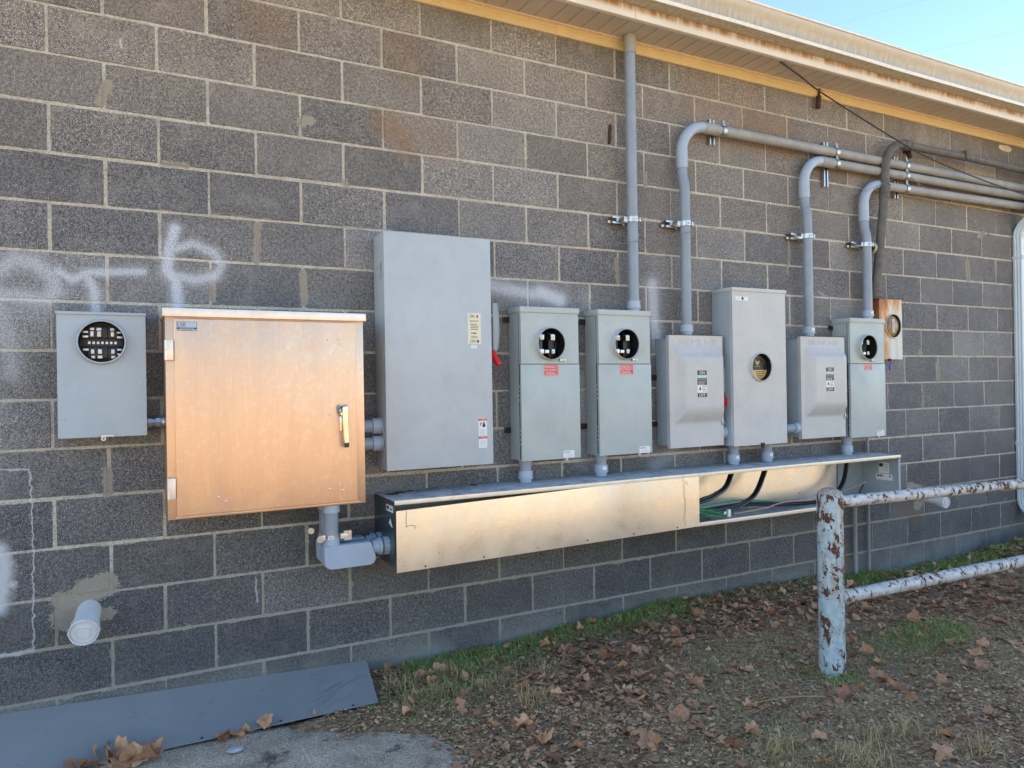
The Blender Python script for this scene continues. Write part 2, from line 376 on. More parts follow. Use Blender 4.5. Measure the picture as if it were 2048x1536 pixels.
def flaking(name, paint, s=1.0, thr=0.60, run_amt=0.95):
    "old paint flaking off rusty pipe"
    t = NT(name)
    p = t.pos((1, 1, 0.62), 'obj'); p1 = t.pos((1, 1, 1), 'obj')
    n1 = t.noise(17*s, 6, vec=p, rough=0.66, dist=0.2)
    big = t.noise(4.5, 2, vec=p1); small = t.noise(75*s, 3, vec=p1)
    f = t.math('ADD', n1, t.math('MULTIPLY', t.math('SUBTRACT', small, 0.5), 0.30))
    f = t.math('ADD', f, t.math('MULTIPLY', t.math('SUBTRACT', big, 0.5), 0.28))
    bare = t.ramp(f, [(thr-0.008, 0.0), (thr+0.004, 1.0)])
    halo = t.ramp(f, [(thr-0.07, 0.0), (thr, 1.0)])
    run = t.ramp(t.noise(26, 4, vec=t.pos((1, 1, 0.07), 'obj')), [(0.50, 0.0), (0.66, 1.0)])
    run = t.math('MULTIPLY', t.math('MULTIPLY', run, t.ramp(big, [(0.40, 0.1), (0.6, 1.0)])), run_amt)
    pc = t.ramp(t.noise(30, 5), [(0.3, tuple(x*0.70 for x in paint)), (0.7, tuple(min(1, x*1.12) for x in paint))])
    pc = t.mix(run, pc, (0.34, 0.235, 0.13)); pc = t.mix(t.math('MULTIPLY', halo, 0.6), pc, (0.40, 0.27, 0.15))
    rc = t.ramp(t.noise(110, 4), [(0.3, (0.04, 0.022, 0.018)), (0.7, (0.15, 0.062, 0.04))])
    c = t.mix(bare, pc, rc)
    t.set(Base_Color=c, Roughness=t.mix(bare, (0.48,)*3, (0.92,)*3))
    t.bump(t.mix(bare, t.mix(small, (0.8,)*3, (1,)*3), t.mix(small, (0,)*3, (0.4,)*3)), 1.0, 0.004)
    return t.m
m_post = flaking('flaking_pale_blue_paint', (0.40, 0.50, 0.53), 1.5, 0.565)
m_rail = flaking('flaking_white_paint', (0.55, 0.56, 0.55), 2.2, 0.580, 0.45)
def rusty_box():
    t = NT('rusting_white_enamel')
    z = t.sep(t.pos())['Z']; x = t.sep(t.pos())['X']
    n = t.noise(20, 6, vec=t.pos((1.0, 1, 0.22)), rough=0.6)
    left = t.mapr(x, 5.27, 5.09, 0, 0.30)
    f = t.math('ADD', t.math('MULTIPLY', n, 0.75), t.math('MULTIPLY', t.mapr(z, 0.06, 0.21), 0.20)); f = t.math('ADD', f, left)
    f = t.math('ADD', f, t.math('MULTIPLY', t.math('SUBTRACT', t.noise(60, 3), 0.5), 0.12))
    c = t.ramp(f, [(0.40, (0.66, 0.65, 0.61)), (0.50, (0.62, 0.50, 0.34)), (0.60, (0.58, 0.27, 0.09)), (0.78, (0.30, 0.10, 0.035))])
    t.set(Base_Color=c, Roughness=0.6); t.bump(t.noise(70, 3), 0.3, 0.001); return t.m
m_rbox = rusty_box()

def eave_mat(name, base, stain, top, bot, amt, warm_n=26):
    t = NT(name)
    z = t.sep(t.pos())['Z']
    st = t.noise(warm_n, 4, vec=t.pos((1, 1, 0.10)))
    m = t.math('MULTIPLY', t.ramp(st, [(0.35, 0.25), (0.6, 1.0)]), t.mapr(z, bot, top))
    c = t.ramp(t.noise(5, 4), [(0.3, tuple(x*0.9 for x in base)), (0.7, base)])
    c = t.mix(t.math('MULTIPLY', m, amt), c, stain)
    c = t.mix(t.math('MULTIPLY', t.ramp(t.noise(40, 4), [(0.6, 0.0), (0.8, 1.0)]), 0.3), c, tuple(x*0.5 for x in base))
    t.set(Base_Color=c, Roughness=0.45); return t.m
m_fascia = eave_mat('stained_white_aluminium', (0.76, 0.70, 0.62), (0.30, 0.16, 0.055), 1.712, 1.672, 1.0)
m_gutter = eave_mat('weathered_cream_gutter', (0.56, 0.50, 0.40), (0.27, 0.24, 0.17), 1.74, 1.86, 0.75, 40)
m_gutlip = plain('cream_gutter_lip', (0.74, 0.70, 0.60), 0.4)
m_soffit = plain('beige_vinyl', (0.50, 0.44, 0.38), 0.5, var=0.06, nscale=3)
m_trim = eave_mat('ochre_trim_paint', (0.66, 0.50, 0.26), (0.50, 0.34, 0.14), 1.63, 1.57, 0.25)
m_jlip = plain('cream_vinyl_edge', (0.72, 0.62, 0.48), 0.5)
m_roof = plain('asphalt_shingle', (0.10, 0.095, 0.09), 0.9, var=0.3, nscale=60)
m_down = plain('white_downspout_enamel', (0.66, 0.72, 0.74), 0.4, var=0.05, nscale=8)

def soil():
    t = NT('soil_and_litter')
    a = t.noise(45, 6, rough=0.7); b = t.noise(6, 5, dist=0.5); f = t.noise(260, 3, rough=0.7)
    c = t.ramp(a, [(0.32, (0.10, 0.060, 0.036)), (0.5, (0.28, 0.18, 0.108)), (0.68, (0.55, 0.38, 0.235))])
    c = t.mix(t.ramp(b, [(0.5, 0.0), (0.7, 0.45)]), c, t.mix(f, (0.07, 0.07, 0.032), (0.20, 0.18, 0.095)))
    c = t.mix(0.5, c, t.mix(1.0, c, t.ramp(f, [(0.3, (0.35,)*3), (0.7, (1.8,)*3)]), 'MULTIPLY'))
    P = t.sep(t.pos()); wet_shade = t.math('MULTIPLY', t.mapr(P['Y'], -0.75, -0.35), t.mapr(P['X'], 4.2, 5.0))
    c = t.mix(t.math('MULTIPLY', wet_shade, 0.75), c, (0.018, 0.014, 0.010))  # damp soil, with the shade along the wall foot darkened into its colour
    # unseen dry lawn further out, paled in colour to bounce more warm sunlight
    far = t.mapr(P['Y'], -3.0, -3.8)
    c = t.mix(far, c, t.ramp(t.noise(1.5, 5), [(0.3, (0.46, 0.32, 0.17)), (0.7, (0.58, 0.43, 0.25))]))
    t.set(Base_Color=c, Roughness=0.95, Specular_IOR_Level=0.2)
    t.bump(t.mix(0.5, a, f), 1.0, 0.012); return t.m
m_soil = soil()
def concrete():
    t = NT('old_concrete')
    a = t.noise(5, 6, rough=0.7); f = t.noise(230, 3, rough=0.9); g2 = t.noise(45, 5, rough=0.75); g3 = t.noise(95, 3, rough=0.8)
    c = t.ramp(a, [(0.3, (0.24, 0.19, 0.14)), (0.5, (0.41, 0.335, 0.25)), (0.7, (0.56, 0.47, 0.37))])
    c = t.mix(0.9, c, t.mix(1.0, c, t.ramp(f, [(0.35, (0.30,)*3), (0.65, (1.9,)*3)]), 'MULTIPLY'))
    c = t.mix(1.0, c, t.ramp(g3, [(0.35, (0.6,)*3), (0.65, (1.4,)*3)]), 'MULTIPLY')
    c = t.mix(t.ramp(g2, [(0.58, 0.0), (0.64, 0.6)]), c, (0.60, 0.58, 0.54))
    c = t.mix(t.ramp(t.noise(6, 5, rough=0.7), [(0.60, 0.0), (0.68, 0.85)]), c, (0.06, 0.048, 0.038))
    t.set(Base_Color=c, Roughness=0.95); t.bump(t.mix(0.5, g2, g3), 1.0, 0.012); return t.m
m_conc = concrete()

def leafy(name, c0, c1, rough=0.7):
    t = NT(name)
    r = t.n('ObjectInfo').outputs['Random']; a = t.n('Attribute'); a.attribute_name = 'tone'
    f = t.math('ADD', t.math('MULTIPLY', r, 0.5), t.math('MULTIPLY', a.outputs['Fac'], 0.6))
    c = t.ramp(f, [(0.05, c0), (0.95, c1)])
    c = t.mix(0.5, c, t.mix(1.0, c, t.ramp(t.noise(70, 3), [(0.3, (0.55,)*3), (0.7, (1.4,)*3)]), 'MULTIPLY'))
    t.set(Base_Color=c, Roughness=rough); 
    return t.m
m_leaf = leafy('dry_brown_leaf', (0.17, 0.07, 0.035), (0.68, 0.37, 0.19))
m_frag = leafy('leaf_litter', (0.14, 0.072, 0.038), (0.76, 0.48, 0.26))
m_grass = leafy('green_grass', (0.06, 0.12, 0.02), (0.31, 0.43, 0.10))
m_straw = leafy('dead_grass', (0.24, 0.16, 0.07), (0.80, 0.60, 0.30))

# ------------------------------------------------------------------ mesh helpers
def new_mesh(bm, name, mat, smooth=35):
    me = bpy.data.meshes.new(name)
    bmesh.ops.recalc_face_normals(bm, faces=bm.faces)
    bm.to_mesh(me); bm.free()
    for m in (mat if isinstance(mat, (list, tuple)) else [mat]): me.materials.append(m)
    if smooth:
        for p in me.polygons: p.use_smooth = True
        me.set_sharp_from_angle(angle=math.radians(smooth))
    return me
def thing(name, label, cat, loc=(0, 0, 0), group=None):
    o = bpy.data.objects.new(name, None); COL.objects.link(o); o.location = loc
    o.empty_display_size = 0.05
    o['label'] = label; o['category'] = cat
    if group: o['group'] = group
    return o
def rootloc(o):
    while o.parent is not None: o = o.parent
    return Vector(o.location)
def part(name, bm, mat, parent, smooth=35, label=None, kind=None):
    bmesh.ops.translate(bm, verts=bm.verts, vec=-rootloc(parent))
    o = bpy.data.objects.new(name, new_mesh(bm, name, mat, smooth)); COL.objects.link(o); o.parent = parent
    if label: o['label'] = label
    if kind: o['kind'] = kind
    return o
def solo(name, bm, mat, label, cat, group=None, kind=None, smooth=35):
    c = Vector((0, 0, 0))
    for v in bm.verts: c += v.co
    c /= max(1, len(bm.verts)); c.z = min(v.co.z for v in bm.verts)
    if kind: c = Vector((0, 0, 0))
    bmesh.ops.translate(bm, verts=bm.verts, vec=-c)
    o = bpy.data.objects.new(name, new_mesh(bm, name, mat, smooth)); COL.objects.link(o); o.location = c
    if kind: o['kind'] = kind
    if label: o['label'] = label
    if cat: o['category'] = cat
    if group: o['group'] = group
    return o
def B(): return bmesh.new()
def box(bm, x0, x1, y0, y1, z0, z1, bev=0.0, mi=0, seg=2):
    r = bmesh.ops.create_cube(bm, size=1.0); vs = r['verts']
    for v in vs:
        v.co = Vector((x0 if v.co.x < 0 else x1, y0 if v.co.y < 0 else y1, z0 if v.co.z < 0 else z1))
    fs = list({f for v in vs for f in v.link_faces})
    for f in fs: f.material_index = mi
    if bev:
        es = list({e for v in vs for e in v.link_edges})
        bmesh.ops.bevel(bm, geom=es, offset=bev, segments=seg, affect='EDGES', profile=0.6)
    return vs
def frame(t):
    a = Vector((0, 0, 1)) if abs(t.z) < 0.9 else Vector((1, 0, 0))
    n = t.cross(a).normalized(); return n, t.cross(n).normalized()
def tube(bm, pts, r, seg=12, cap=True, mi=0):
    pts = [Vector(p) for p in pts]; rs = r if isinstance(r, (list, tuple)) else [r]*len(pts)
    rings = []; n = None
    for i, p in enumerate(pts):
        t = (pts[min(i+1, len(pts)-1)]-pts[max(i-1, 0)]).normalized()
        if n is None: n, b = frame(t)
        else:
            n = (n - t*n.dot(t)).normalized(); b = t.cross(n)
        rings.append([bm.verts.new(p + (n*math.cos(2*PI*k/seg)+b*math.sin(2*PI*k/seg))*rs[i]) for k in range(seg)])
    for a, c in zip(rings, rings[1:]):
        for k in range(seg):
            f = bm.faces.new((a[k], a[(k+1) % seg], c[(k+1) % seg], c[k])); f.material_index = mi
    if cap:
        bm.faces.new(rings[0][::-1]).material_index = mi; bm.faces.new(rings[-1]).material_index = mi
def lathe(bm, o, axis, prof, seg=32, capends=True, mi=0):
    o = Vector(o); ax = Vector(axis).normalized(); n, b = frame(ax); rings = []
    for t, r in prof:
        rings.append([bm.verts.new(o+ax*t+(n*math.cos(2*PI*k/seg)+b*math.sin(2*PI*k/seg))*max(r, 1e-4)) for k in range(seg)])
    for a, c in zip(rings, rings[1:]):
        for k in range(seg):
            f = bm.faces.new((a[k], a[(k+1) % seg], c[(k+1) % seg], c[k])); f.material_index = mi
    if capends:
        bm.faces.new(rings[0][::-1]); bm.faces.new(rings[-1])
def bez(p0, p1, p2, p3, n=12):
    p0, p1, p2, p3 = map(Vector, (p0, p1, p2, p3)); o = []
    for i in range(n+1):
        t = i/n; s = 1-t; o.append(p0*s**3+p1*3*s*s*t+p2*3*s*t*t+p3*t**3)
    return o
def smooth_path(pts, n=6):
    pts = [Vector(p) for p in pts]; out = []
    for i in range(len(pts)-1):
        a = pts[max(i-1, 0)]; b = pts[i]; c = pts[i+1]; d = pts[min(i+2, len(pts)-1)]
        for k in range(n):
            t = k/n; out.append(0.5*((2*b)+(c-a)*t+(2*a-5*b+4*c-d)*t*t+(3*b-a-3*c+d)*t**3))
    out.append(pts[-1]); return out
def plate_hole(bm, x0, x1, z0, z1, cx, cz, r, y, n=40, mi=0):
    angs = [2*PI*k/n for k in range(n)] + [math.atan2(z-cz, x-cx) % (2*PI) for x in (x0, x1) for z in (z0, z1)]
    angs = sorted(set(round(a, 6) for a in angs)); inn = []; out = []
    for a in angs:
        c, s = math.cos(a), math.sin(a)
        ts = []
        if abs(c) > 1e-9: ts.append(((x1 if c > 0 else x0)-cx)/c)
        if abs(s) > 1e-9: ts.append(((z1 if s > 0 else z0)-cz)/s)
        t = min(ts)
        inn.append(bm.verts.new((cx+r*c, y, cz+r*s))); out.append(bm.verts.new((cx+t*c, y, cz+t*s)))
    m = len(angs)
    for i in range(m):
        j = (i+1) % m; f = bm.faces.new((inn[i], inn[j], out[j], out[i])); f.material_index = mi

def text(s, cx, cz, h, y, mat, parent, name='lettering', ext=0.0003, width=None, axis='y', bevel=0):
    cu = bpy.data.curves.new('t', 'FONT'); cu.body = s; cu.size = 1; cu.extrude = 0.0; cu.align_x = 'CENTER'
    ob = bpy.data.objects.new('t', cu); COL.objects.link(ob)
    dg = bpy.context.evaluated_depsgraph_get(); dg.update()
    me = bpy.data.meshes.new_from_object(ob.evaluated_get(dg)); bpy.data.objects.remove(ob); bpy.data.curves.remove(cu)
    bm = bmesh.new(); bm.from_mesh(me); bpy.data.meshes.remove(me)
    xs = [v.co.x for v in bm.verts]; ys = [v.co.y for v in bm.verts]
    w, hh = max(xs)-min(xs), max(ys)-min(ys); mx, my = (max(xs)+min(xs))/2, (max(ys)+min(ys))/2
    s1 = h/hh; s0 = (width/w) if width else s1
    r = bmesh.ops.extrude_face_region(bm, geom=list(bm.faces))
    for v in [g for g in r['geom'] if isinstance(g, bmesh.types.BMVert)]: v.co.z += 1
    for v in bm.verts:
        a, b, c = v.co
        if axis == 'y': v.co = Vector((cx+(a-mx)*s0, y-ext*c, cz+(b-my)*s1))
        else: v.co = Vector((y-ext*c, cx-(a-mx)*s0, cz+(b-my)*s1))
    return part(name, bm, mat, parent, smooth=0)
def small_print(cx, z0, z1, w, rows, y, mat, parent, seed=0, name='small_print'):
    rnd = random.Random(seed); bm = B(); dz = (z0-z1)/rows
    for i in range(rows):
        z = z0-dz*(i+0.5); x = cx-w/2+rnd.uniform(0, w*0.12); xe = cx+w/2-rnd.uniform(0, w*0.25)
        while x < xe:
            ww = rnd.uniform(0.003, 0.009); box(bm, x, min(x+ww, xe+0.001), y-0.0003, y, z-dz*0.22, z+dz*0.22); x += ww+0.0022
    part(name, bm, mat, parent, smooth=0)
def sticker(parent, x0, x1, z0, z1, y, mat, name='sticker', th=0.0006):
    bm = B(); box(bm, x0, x1, y-th, y+0.0005, z0, z1); return part(name, bm, mat, parent, smooth=0)

# ------------------------------------------------------------------ ground
def vnoise(x, y, s, seed):
    x = x*s+seed*17.3; y = y*s+seed*9.1
    xi = np.floor(x).astype(int); yi = np.floor(y).astype(int); fx = x-xi; fy = y-yi
    fx = fx*fx*(3-2*fx); fy = fy*fy*(3-2*fy)
    def h(a, b):
        n = (a*374761393+b*668265263+seed*1274126177) & 0x7fffffff
        n = ((n ^ (n >> 13))*1274126177) & 0x7fffffff
        return ((n ^ (n >> 16)) & 0xffff)/65535.0
    return (h(xi, yi)*(1-fx)+h(xi+1, yi)*fx)*(1-fy)+(h(xi, yi+1)*(1-fx)+h(xi+1, yi+1)*fx)*fy
XW = [-9, 1.3, 2.0, 3.0, 3.9, 4.5, 5.4, 7, 14]; ZW = [-1.80, -1.775, -1.772, -1.728, -1.720, -1.742, -1.79, -1.79, -1.79]
def pad_mask(x, y):
    # 1 inside the old concrete pad in front of the sheet
    a = np.arctan2(y+1.05, x-0.3); rr = 1.07+0.07*np.sin(3*a+1)+0.04*np.sin(7*a)
    d = np.sqrt((x-0.3)**2+((y+1.05)*1.25)**2)
    return np.clip((rr-d)/0.08, 0, 1)
def GZ(x, y):
    x = np.asarray(x, float); y = np.asarray(y, float)
    zw = np.interp(x, XW, ZW); t = np.clip(-y/0.7, 0, 1); t = t*t*(3-2*t)
    zf = np.interp(x, [-9, 1, 3, 5, 9], [-1.79, -1.785, -1.757, -1.762, -1.77])
    z = zw*(1-t)+zf*t
    near = np.exp(-np.maximum(0, np.abs(x-3.5)-5.5)**2)*np.exp(-np.maximum(0, -y-4)**2)
    z = z+near*((vnoise(x, y, 3.1, 1)-0.5)*0.035+(vnoise(x, y, 9, 2)-0.5)*0.022+(vnoise(x, y, 28, 3)-0.5)*0.010)
    # earth bank along the wall on the right
    z = z+0.13*np.exp(-((y+0.22)/0.15)**2)*np.clip((x-5.9)/0.9, 0, 1)
    p = pad_mask(x, y); z = z*(1-p)+(-1.80)*p
    z = z-0.02*(np.clip(x, -9, 1.25) == x)*(np.abs(y) < 0.36)
    # unseen rise in the field, added behind the camera to bounce warm sunlight
    z = z+4.2/(1+np.exp(-(-y-34)/4.0))
    return z
def gz(x, y): return float(GZ(x, y))
def on_ground(u, v):
    z = -1.765
    for _ in range(4): p = Gp(u, v, z); z = gz(p.x, p.y)
    return Vector((p.x, p.y, z))
xs = np.concatenate([np.array([-160, -110, -70, -45, -30, -20, -14, -10, -7, -5, -3.6, -2.6, -1.9, -1.4]), np.arange(-1.0, 8.0, 0.028), np.array([8.2, 8.6, 9.3, 10.3, 12, 15, 20, 28, 40, 60, 90, 130, 180])])
ys = np.concatenate([np.array([-170, -120, -85, -65, -52, -44, -40, -37, -34, -31, -28, -24, -19, -14, -10, -7.5, -5.8, -4.8, -4.2, -3.8]), np.arange(-3.5, 0.03, 0.028), np.array([0.3, 1.2, 4, 10, 25, 60, 120])])
X, Yg = np.meshgrid(xs, ys, indexing='ij'); Zg = GZ(X, Yg); Zg[Yg > 0.1] = -1.8
nx, ny = X.shape
idx = np.arange(nx*ny).reshape(nx, ny)
quads = np.stack([idx[:-1, :-1], idx[1:, :-1], idx[1:, 1:], idx[:-1, 1:]], -1).reshape(-1, 4)
me = bpy.data.meshes.new('ground'); me.from_pydata(np.stack([X, Yg, Zg], -1).reshape(-1, 3).tolist(), [], quads.tolist())
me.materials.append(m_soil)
for p in me.polygons: p.use_smooth = True
gro = bpy.data.objects.new('ground', me); COL.objects.link(gro); gro['kind'] = 'structure'

# concrete pad
bm = B(); N = 120; ring = []; inner = []
cv = bm.verts.new((0.3, -1.05, -1.788))
rings = [[] for _ in range(5)]
for k in range(N):
    a = 2*PI*k/N; rr = 1.07+0.07*math.sin(3*a+1)+0.04*math.sin(7*a)+random.uniform(-0.035, 0.02)
    for j, (q, z) in enumerate(((0.35, -1.787), (0.7, -1.789), (0.94, -1.791), (1.0, -1.797), (1.02, -1.84))):
        x = 0.3+rr*q*math.cos(a); y = -1.05+rr*q*math.sin(a)/1.25
        rings[j].append(bm.verts.new((x, y, z+random.uniform(-0.0025, 0.0025))))
for k in range(N):
    bm.faces.new((cv, rings[0][k], rings[0][(k+1) % N]))
    for j in range(4): bm.faces.new((rings[j][k], rings[j+1][k], rings[j+1][(k+1) % N], rings[j][(k+1) % N]))
o = solo('concrete_pad', bm, m_conc, None, None, kind='structure')

# ------------------------------------------------------------------ the building: block wall, soffit, fascia, gutter, roof
U = 0.2032
bld = thing('block_building', 'long building of dark grey concrete blocks under a low eave, carrying all the electrical boxes', 'building')
bm = B(); box(bm, -9, 13.0, 0.0042, 0.22, -2.1, 1.66); mats = [m_mortar]
gx = [-9]+[-0.6+0.4064*i for i in range(22)]+[13.0]; gz_l = [-2.1]+[-1.85+0.4064*i for i in range(9)]+[1.66]
for i in range(len(gx)-1):
    for j in range(len(gz_l)-1):
        m_ = masonry_for(True, gx[i], gx[i+1], gz_l[j], gz_l[j+1])
        if m_ not in mats: mats.append(m_)
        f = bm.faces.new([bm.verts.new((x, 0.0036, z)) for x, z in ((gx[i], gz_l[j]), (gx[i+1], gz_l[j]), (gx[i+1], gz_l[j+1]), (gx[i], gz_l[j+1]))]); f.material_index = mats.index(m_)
wall = part('wall', bm, mats, bld, smooth=0)
def block_mesh(w, seed):
    rnd = random.Random(seed); bm = B(); h = U-0.0125; hw, hh = w/2, h/2
    out = []
    for (ax, az, bx, bz, n) in ((-hw, -hh, hw, -hh, 5), (hw, -hh, hw, hh, 3), (hw, hh, -hw, hh, 5), (-hw, hh, -hw, -hh, 3)):
        for i in range(n):
            t = i/n; out.append([ax+(bx-ax)*t, az+(bz-az)*t])
    def jit(i, a, s):
        x, z = out[i]; q = rnd.gauss(0, a)
        if i in (0, 5, 8, 13): s = s+0.0012*rnd.random()
        return (x*(1-s/hw)+q*(abs(z) < hh*0.98), z*(1-s/hh)+q*(abs(x) < hw*0.98))
    js = [jit(i, 0.0007, 0) for i in range(16)]
    fr = [bm.verts.new((x*(1-0.0022/hw), 0.0, z*(1-0.0022/hh))) for x, z in js]
    md = [bm.verts.new((x, 0.0022, z)) for x, z in js]
    bk = [bm.verts.new((x*(1+0.0004/hw), 0.02, z)) for x, z in js]
    bm.faces.new(fr)
    for i in range(16):
        j = (i+1) % 16; bm.faces.new((fr[i], md[i], md[j], fr[j])); bm.faces.new((md[i], bk[i], bk[j], md[j]))
    return new_mesh(bm, 'block', m_block, 30)
full = [block_mesh(2*U-0.0125, s) for s in range(8)]
DZ = {5: 0.002, 4: 0.003, 3: 0, 0: 0.001, -3: 0.004, -7: 0.0025, -8: -0.003, 6: -0.001, 2: -0.001}
def proj(p):
    q = p-CAM; d = q.dot(c_f)
    if d < 0.1: return None
    return 1024+F_PX*q.dot(c_r)/d, 768-F_PX*q.dot(c_u)/d
cells = []
for c in range(-10, 8):
    off = 1 if c % 2 == 0 else 0
    for m in range(-44+off, 64, 2):
        x = (m+1)*U; z = (c+0.5)*U
        if x-U < -9 or x+U > 13: continue
        vis = False; s = 0
        for dx in (-0.9, 0, 0.9):
            for dz in (-0.9, 0, 0.9):
                q = proj(Vector((x+dx*U, 0, z+dz*U/2)))
                if q and -5 < q[0] < 2053 and -5 < q[1] < 1541 and z+dz*U/2 > -1.80 and z+dz*U/2 < 1.6: vis = True
        q = proj(Vector((x, 0, z)))
        if q: s = 1/((x-CAM.x)**2+CAM.y**2)
        cells.append((vis, s, x, z, c))
cells.sort(key=lambda t: (not t[0], -t[1]))
rest = B(); cnt = 0
for vis, s, x, z, c in cells:
    me = random.choice(full)
    px = Vector((x+random.gauss(0, 0.0018), random.uniform(-0.0012, 0.0012), z+0.5*(DZ.get(c, 0)+DZ.get(c+1, 0))+random.gauss(0, 0.0007)))
    if vis and cnt < 300:
        o = bpy.data.objects.new('block', me); COL.objects.link(o); o.parent = wall; o.location = px; cnt += 1
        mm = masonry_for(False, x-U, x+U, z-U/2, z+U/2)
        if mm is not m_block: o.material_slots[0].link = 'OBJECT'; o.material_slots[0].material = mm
        if random.random() < 0.5: o.rotation_euler = (0, random.gauss(0, 0.0015), 0)
    elif not (x < -3 and c > 9):
        n0 = len(rest.verts); rest.from_mesh(me); rest.verts.ensure_lookup_table()
        for v in rest.verts[n0:]: v.co += px
part('block', rest, m_block, wall, smooth=30, kind='stuff')

XA, XB = -9.0, 13.0
sof = B(); box(sof, XA, XB, -0.25, 0.0, 1.664, 1.672); soffit = part('soffit', sof, m_soffit, bld, smooth=0)
# vinyl soffit strips: one object each where they can be picked apart
def strip_mesh():
    bm = B(); w = 0.1016; pr = [(-w/2, 1.662), (-w/2, 1.657), (-w/2+0.003, 1.6545), (w/2-0.009, 1.6545), (w/2-0.006, 1.659), (w/2-0.001, 1.659), (w/2, 1.662)]
    a = [bm.verts.new((x, -0.248, z)) for x, z in pr]; b = [bm.verts.new((x, -0.012, z)) for x, z in pr]
    for i in range(len(pr)-1): bm.faces.new((a[i], a[i+1], b[i+1], b[i]))
    return new_mesh(bm, 'soffit_strip', m_soffit, 20)
sm = strip_mesh(); rest = B(); x = XA+0.05
while x < XB:
    if 1.2 < x < 7.6:
        o = bpy.data.objects.new('soffit_strip', sm); COL.objects.link(o); o.parent = soffit; o.location = (x+0.009, 0, 0)
    else:
        n0 = len(rest.verts); rest.from_mesh(sm); rest.verts.ensure_lookup_table()
        for v in rest.verts[n0:]: v.co.x += x+0.009
    x += 0.1016
part('soffit_strip', rest, m_soffit, soffit, smooth=20, kind='stuff')
def extrude_x(bm, prof, x0, x1, closed=True, nseg=1):
    cols = []
    for i in range(nseg+1):
        x = x0+(x1-x0)*i/nseg; cols.append([bm.verts.new((x, y, z)) for y, z in prof])
    for a, b in zip(cols, cols[1:]):
        for i in range(len(prof) if closed else len(prof)-1):
            j = (i+1) % len(prof); bm.faces.new((a[i], b[i], b[j], a[j]))
    if closed: bm.faces.new(cols[0]); bm.faces.new(cols[-1][::-1])
# ochre trim in lengths, each its own piece
joints = [XA, -4.6, -1.2, 2.43, 6.1, 9.7, XB]
for a, b in zip(joints, joints[1:]):
    bm = B(); extrude_x(bm, [(0, 1.655), (-0.012, 1.655), (-0.020, 1.647), (-0.021, 1.632), (-0.017, 1.627), (-0.020, 1.622), (-0.021, 1.606), (-0.016, 1.600), (-0.016, 1.597), (-0.010, 1.592), (0, 1.592)], a+0.001, b-0.001)
    part('frieze_trim', bm, m_trim, bld, smooth=25)
bm = B(); extrude_x(bm, [(-0.012, 1.6555), (-0.034, 1.6555), (-0.036, 1.648), (-0.022, 1.6475), (-0.012, 1.6485)], XA, XB); part('soffit_channel', bm, m_jlip, bld, smooth=25)
for a, b in ((XA, -3.0), (-3.0, 0.1), (0.1, 2.80), (2.80, 5.76), (5.76, 8.8), (8.8, XB)):
    bm = B(); extrude_x(bm, [(-0.232, 1.650), (-0.256, 1.650), (-0.259, 1.653), (-0.259, 1.76), (-0.25, 1.76), (-0.25, 1.656), (-0.232, 1.656)], a+0.0015, b-0.0015); part('fascia', bm, m_fascia, bld, smooth=0)
gut = B()
gp = [(-0.260, 1.860), (-0.260, 1.722), (-0.350, 1.722), (-0.353, 1.7235), (-0.355, 1.743), (-0.350, 1.748), (-0.350, 1.765), (-0.354, 1.785), (-0.364, 1.805), (-0.376, 1.822), (-0.382, 1.838), (-0.383, 1.848), (-0.390, 1.850), (-0.391, 1.861), (-0.375, 1.862), (-0.373, 1.852), (-0.366, 1.82), (-0.345, 1.79), (-0.343, 1.729), (-0.266, 1.729), (-0.266, 1.860)]
extrude_x(gut, gp, XA, XB, nseg=60)
for v in gut.verts:
    k = math.sin(v.co.x*2.1)*0.0022+math.sin(v.co.x*5.7+1)*0.0012; v.co.z += k
for f in gut.faces:
    cz = f.calc_center_median(); f.material_index = 1 if (cz.y < -0.34 and (cz.z < 1.746 or cz.z > 1.851)) else 0
part('gutter', gut, [m_gutter, m_gutlip], bld, smooth=40)
bm = B(); extrude_x(bm, [(-0.30, 1.868), (-0.30, 1.872), (6.0, 3.9), (6.0, 1.8), (0.2, 1.66), (-0.24, 1.70), (-0.25, 1.862)], XA, XB); part('roof', bm, m_roof, bld, smooth=0)
bm = B(); box(bm, XA, XB, 5.8, 6.0, -2, 1.8); box(bm, XA, XA+0.2, 0.2, 5.8, -2, 1.8); box(bm, XB-0.2, XB, 0.2, 5.8, -2, 1.8); part('rear_wall', bm, m_mortar, bld, smooth=0)

# ------------------------------------------------------------------ downspout
ds = thing('downspout', 'white corrugated downspout running down the wall at the right end of the picture', 'downspout', (7.0, -0.04, gz(7.0, -0.1)))
def corr(w, d):
    pr = []; nx_ = 5
    for i in range(nx_*4+1):
        t = i/(nx_*4); pr.append((-w/2+w*t, -d/2-(0.004 if (i % 4) in (1, 2) else 0)))
    pr += [(w/2, d/2)]; 
    for i in range(1, 9): pr.append((w/2-w*i/8, d/2))
    for i in range(1, 12):
        t = i/12; pr.append((-w/2-(0.004 if (i % 4) in (1, 2) else 0), d/2-d*t))
    return pr
def sweep_prof(bm, prof, path):
    rings = []
    for k, (p, t, u, s) in enumerate(path):
        p = Vector(p); t = Vector(t).normalized(); n = Vector((1, 0, 0)); b = t.cross(n).normalized()
        rings.append([bm.verts.new(p+n*a*s+b*c*s) for a, c in prof])
    for a, b in zip(rings, rings[1:]):
        for i in range(len(prof)):
            j = (i+1) % len(prof); bm.faces.new((a[i], b[i], b[j], a[j]))
prof = corr(0.105, 0.07); DX, DY = 6.99, -0.04
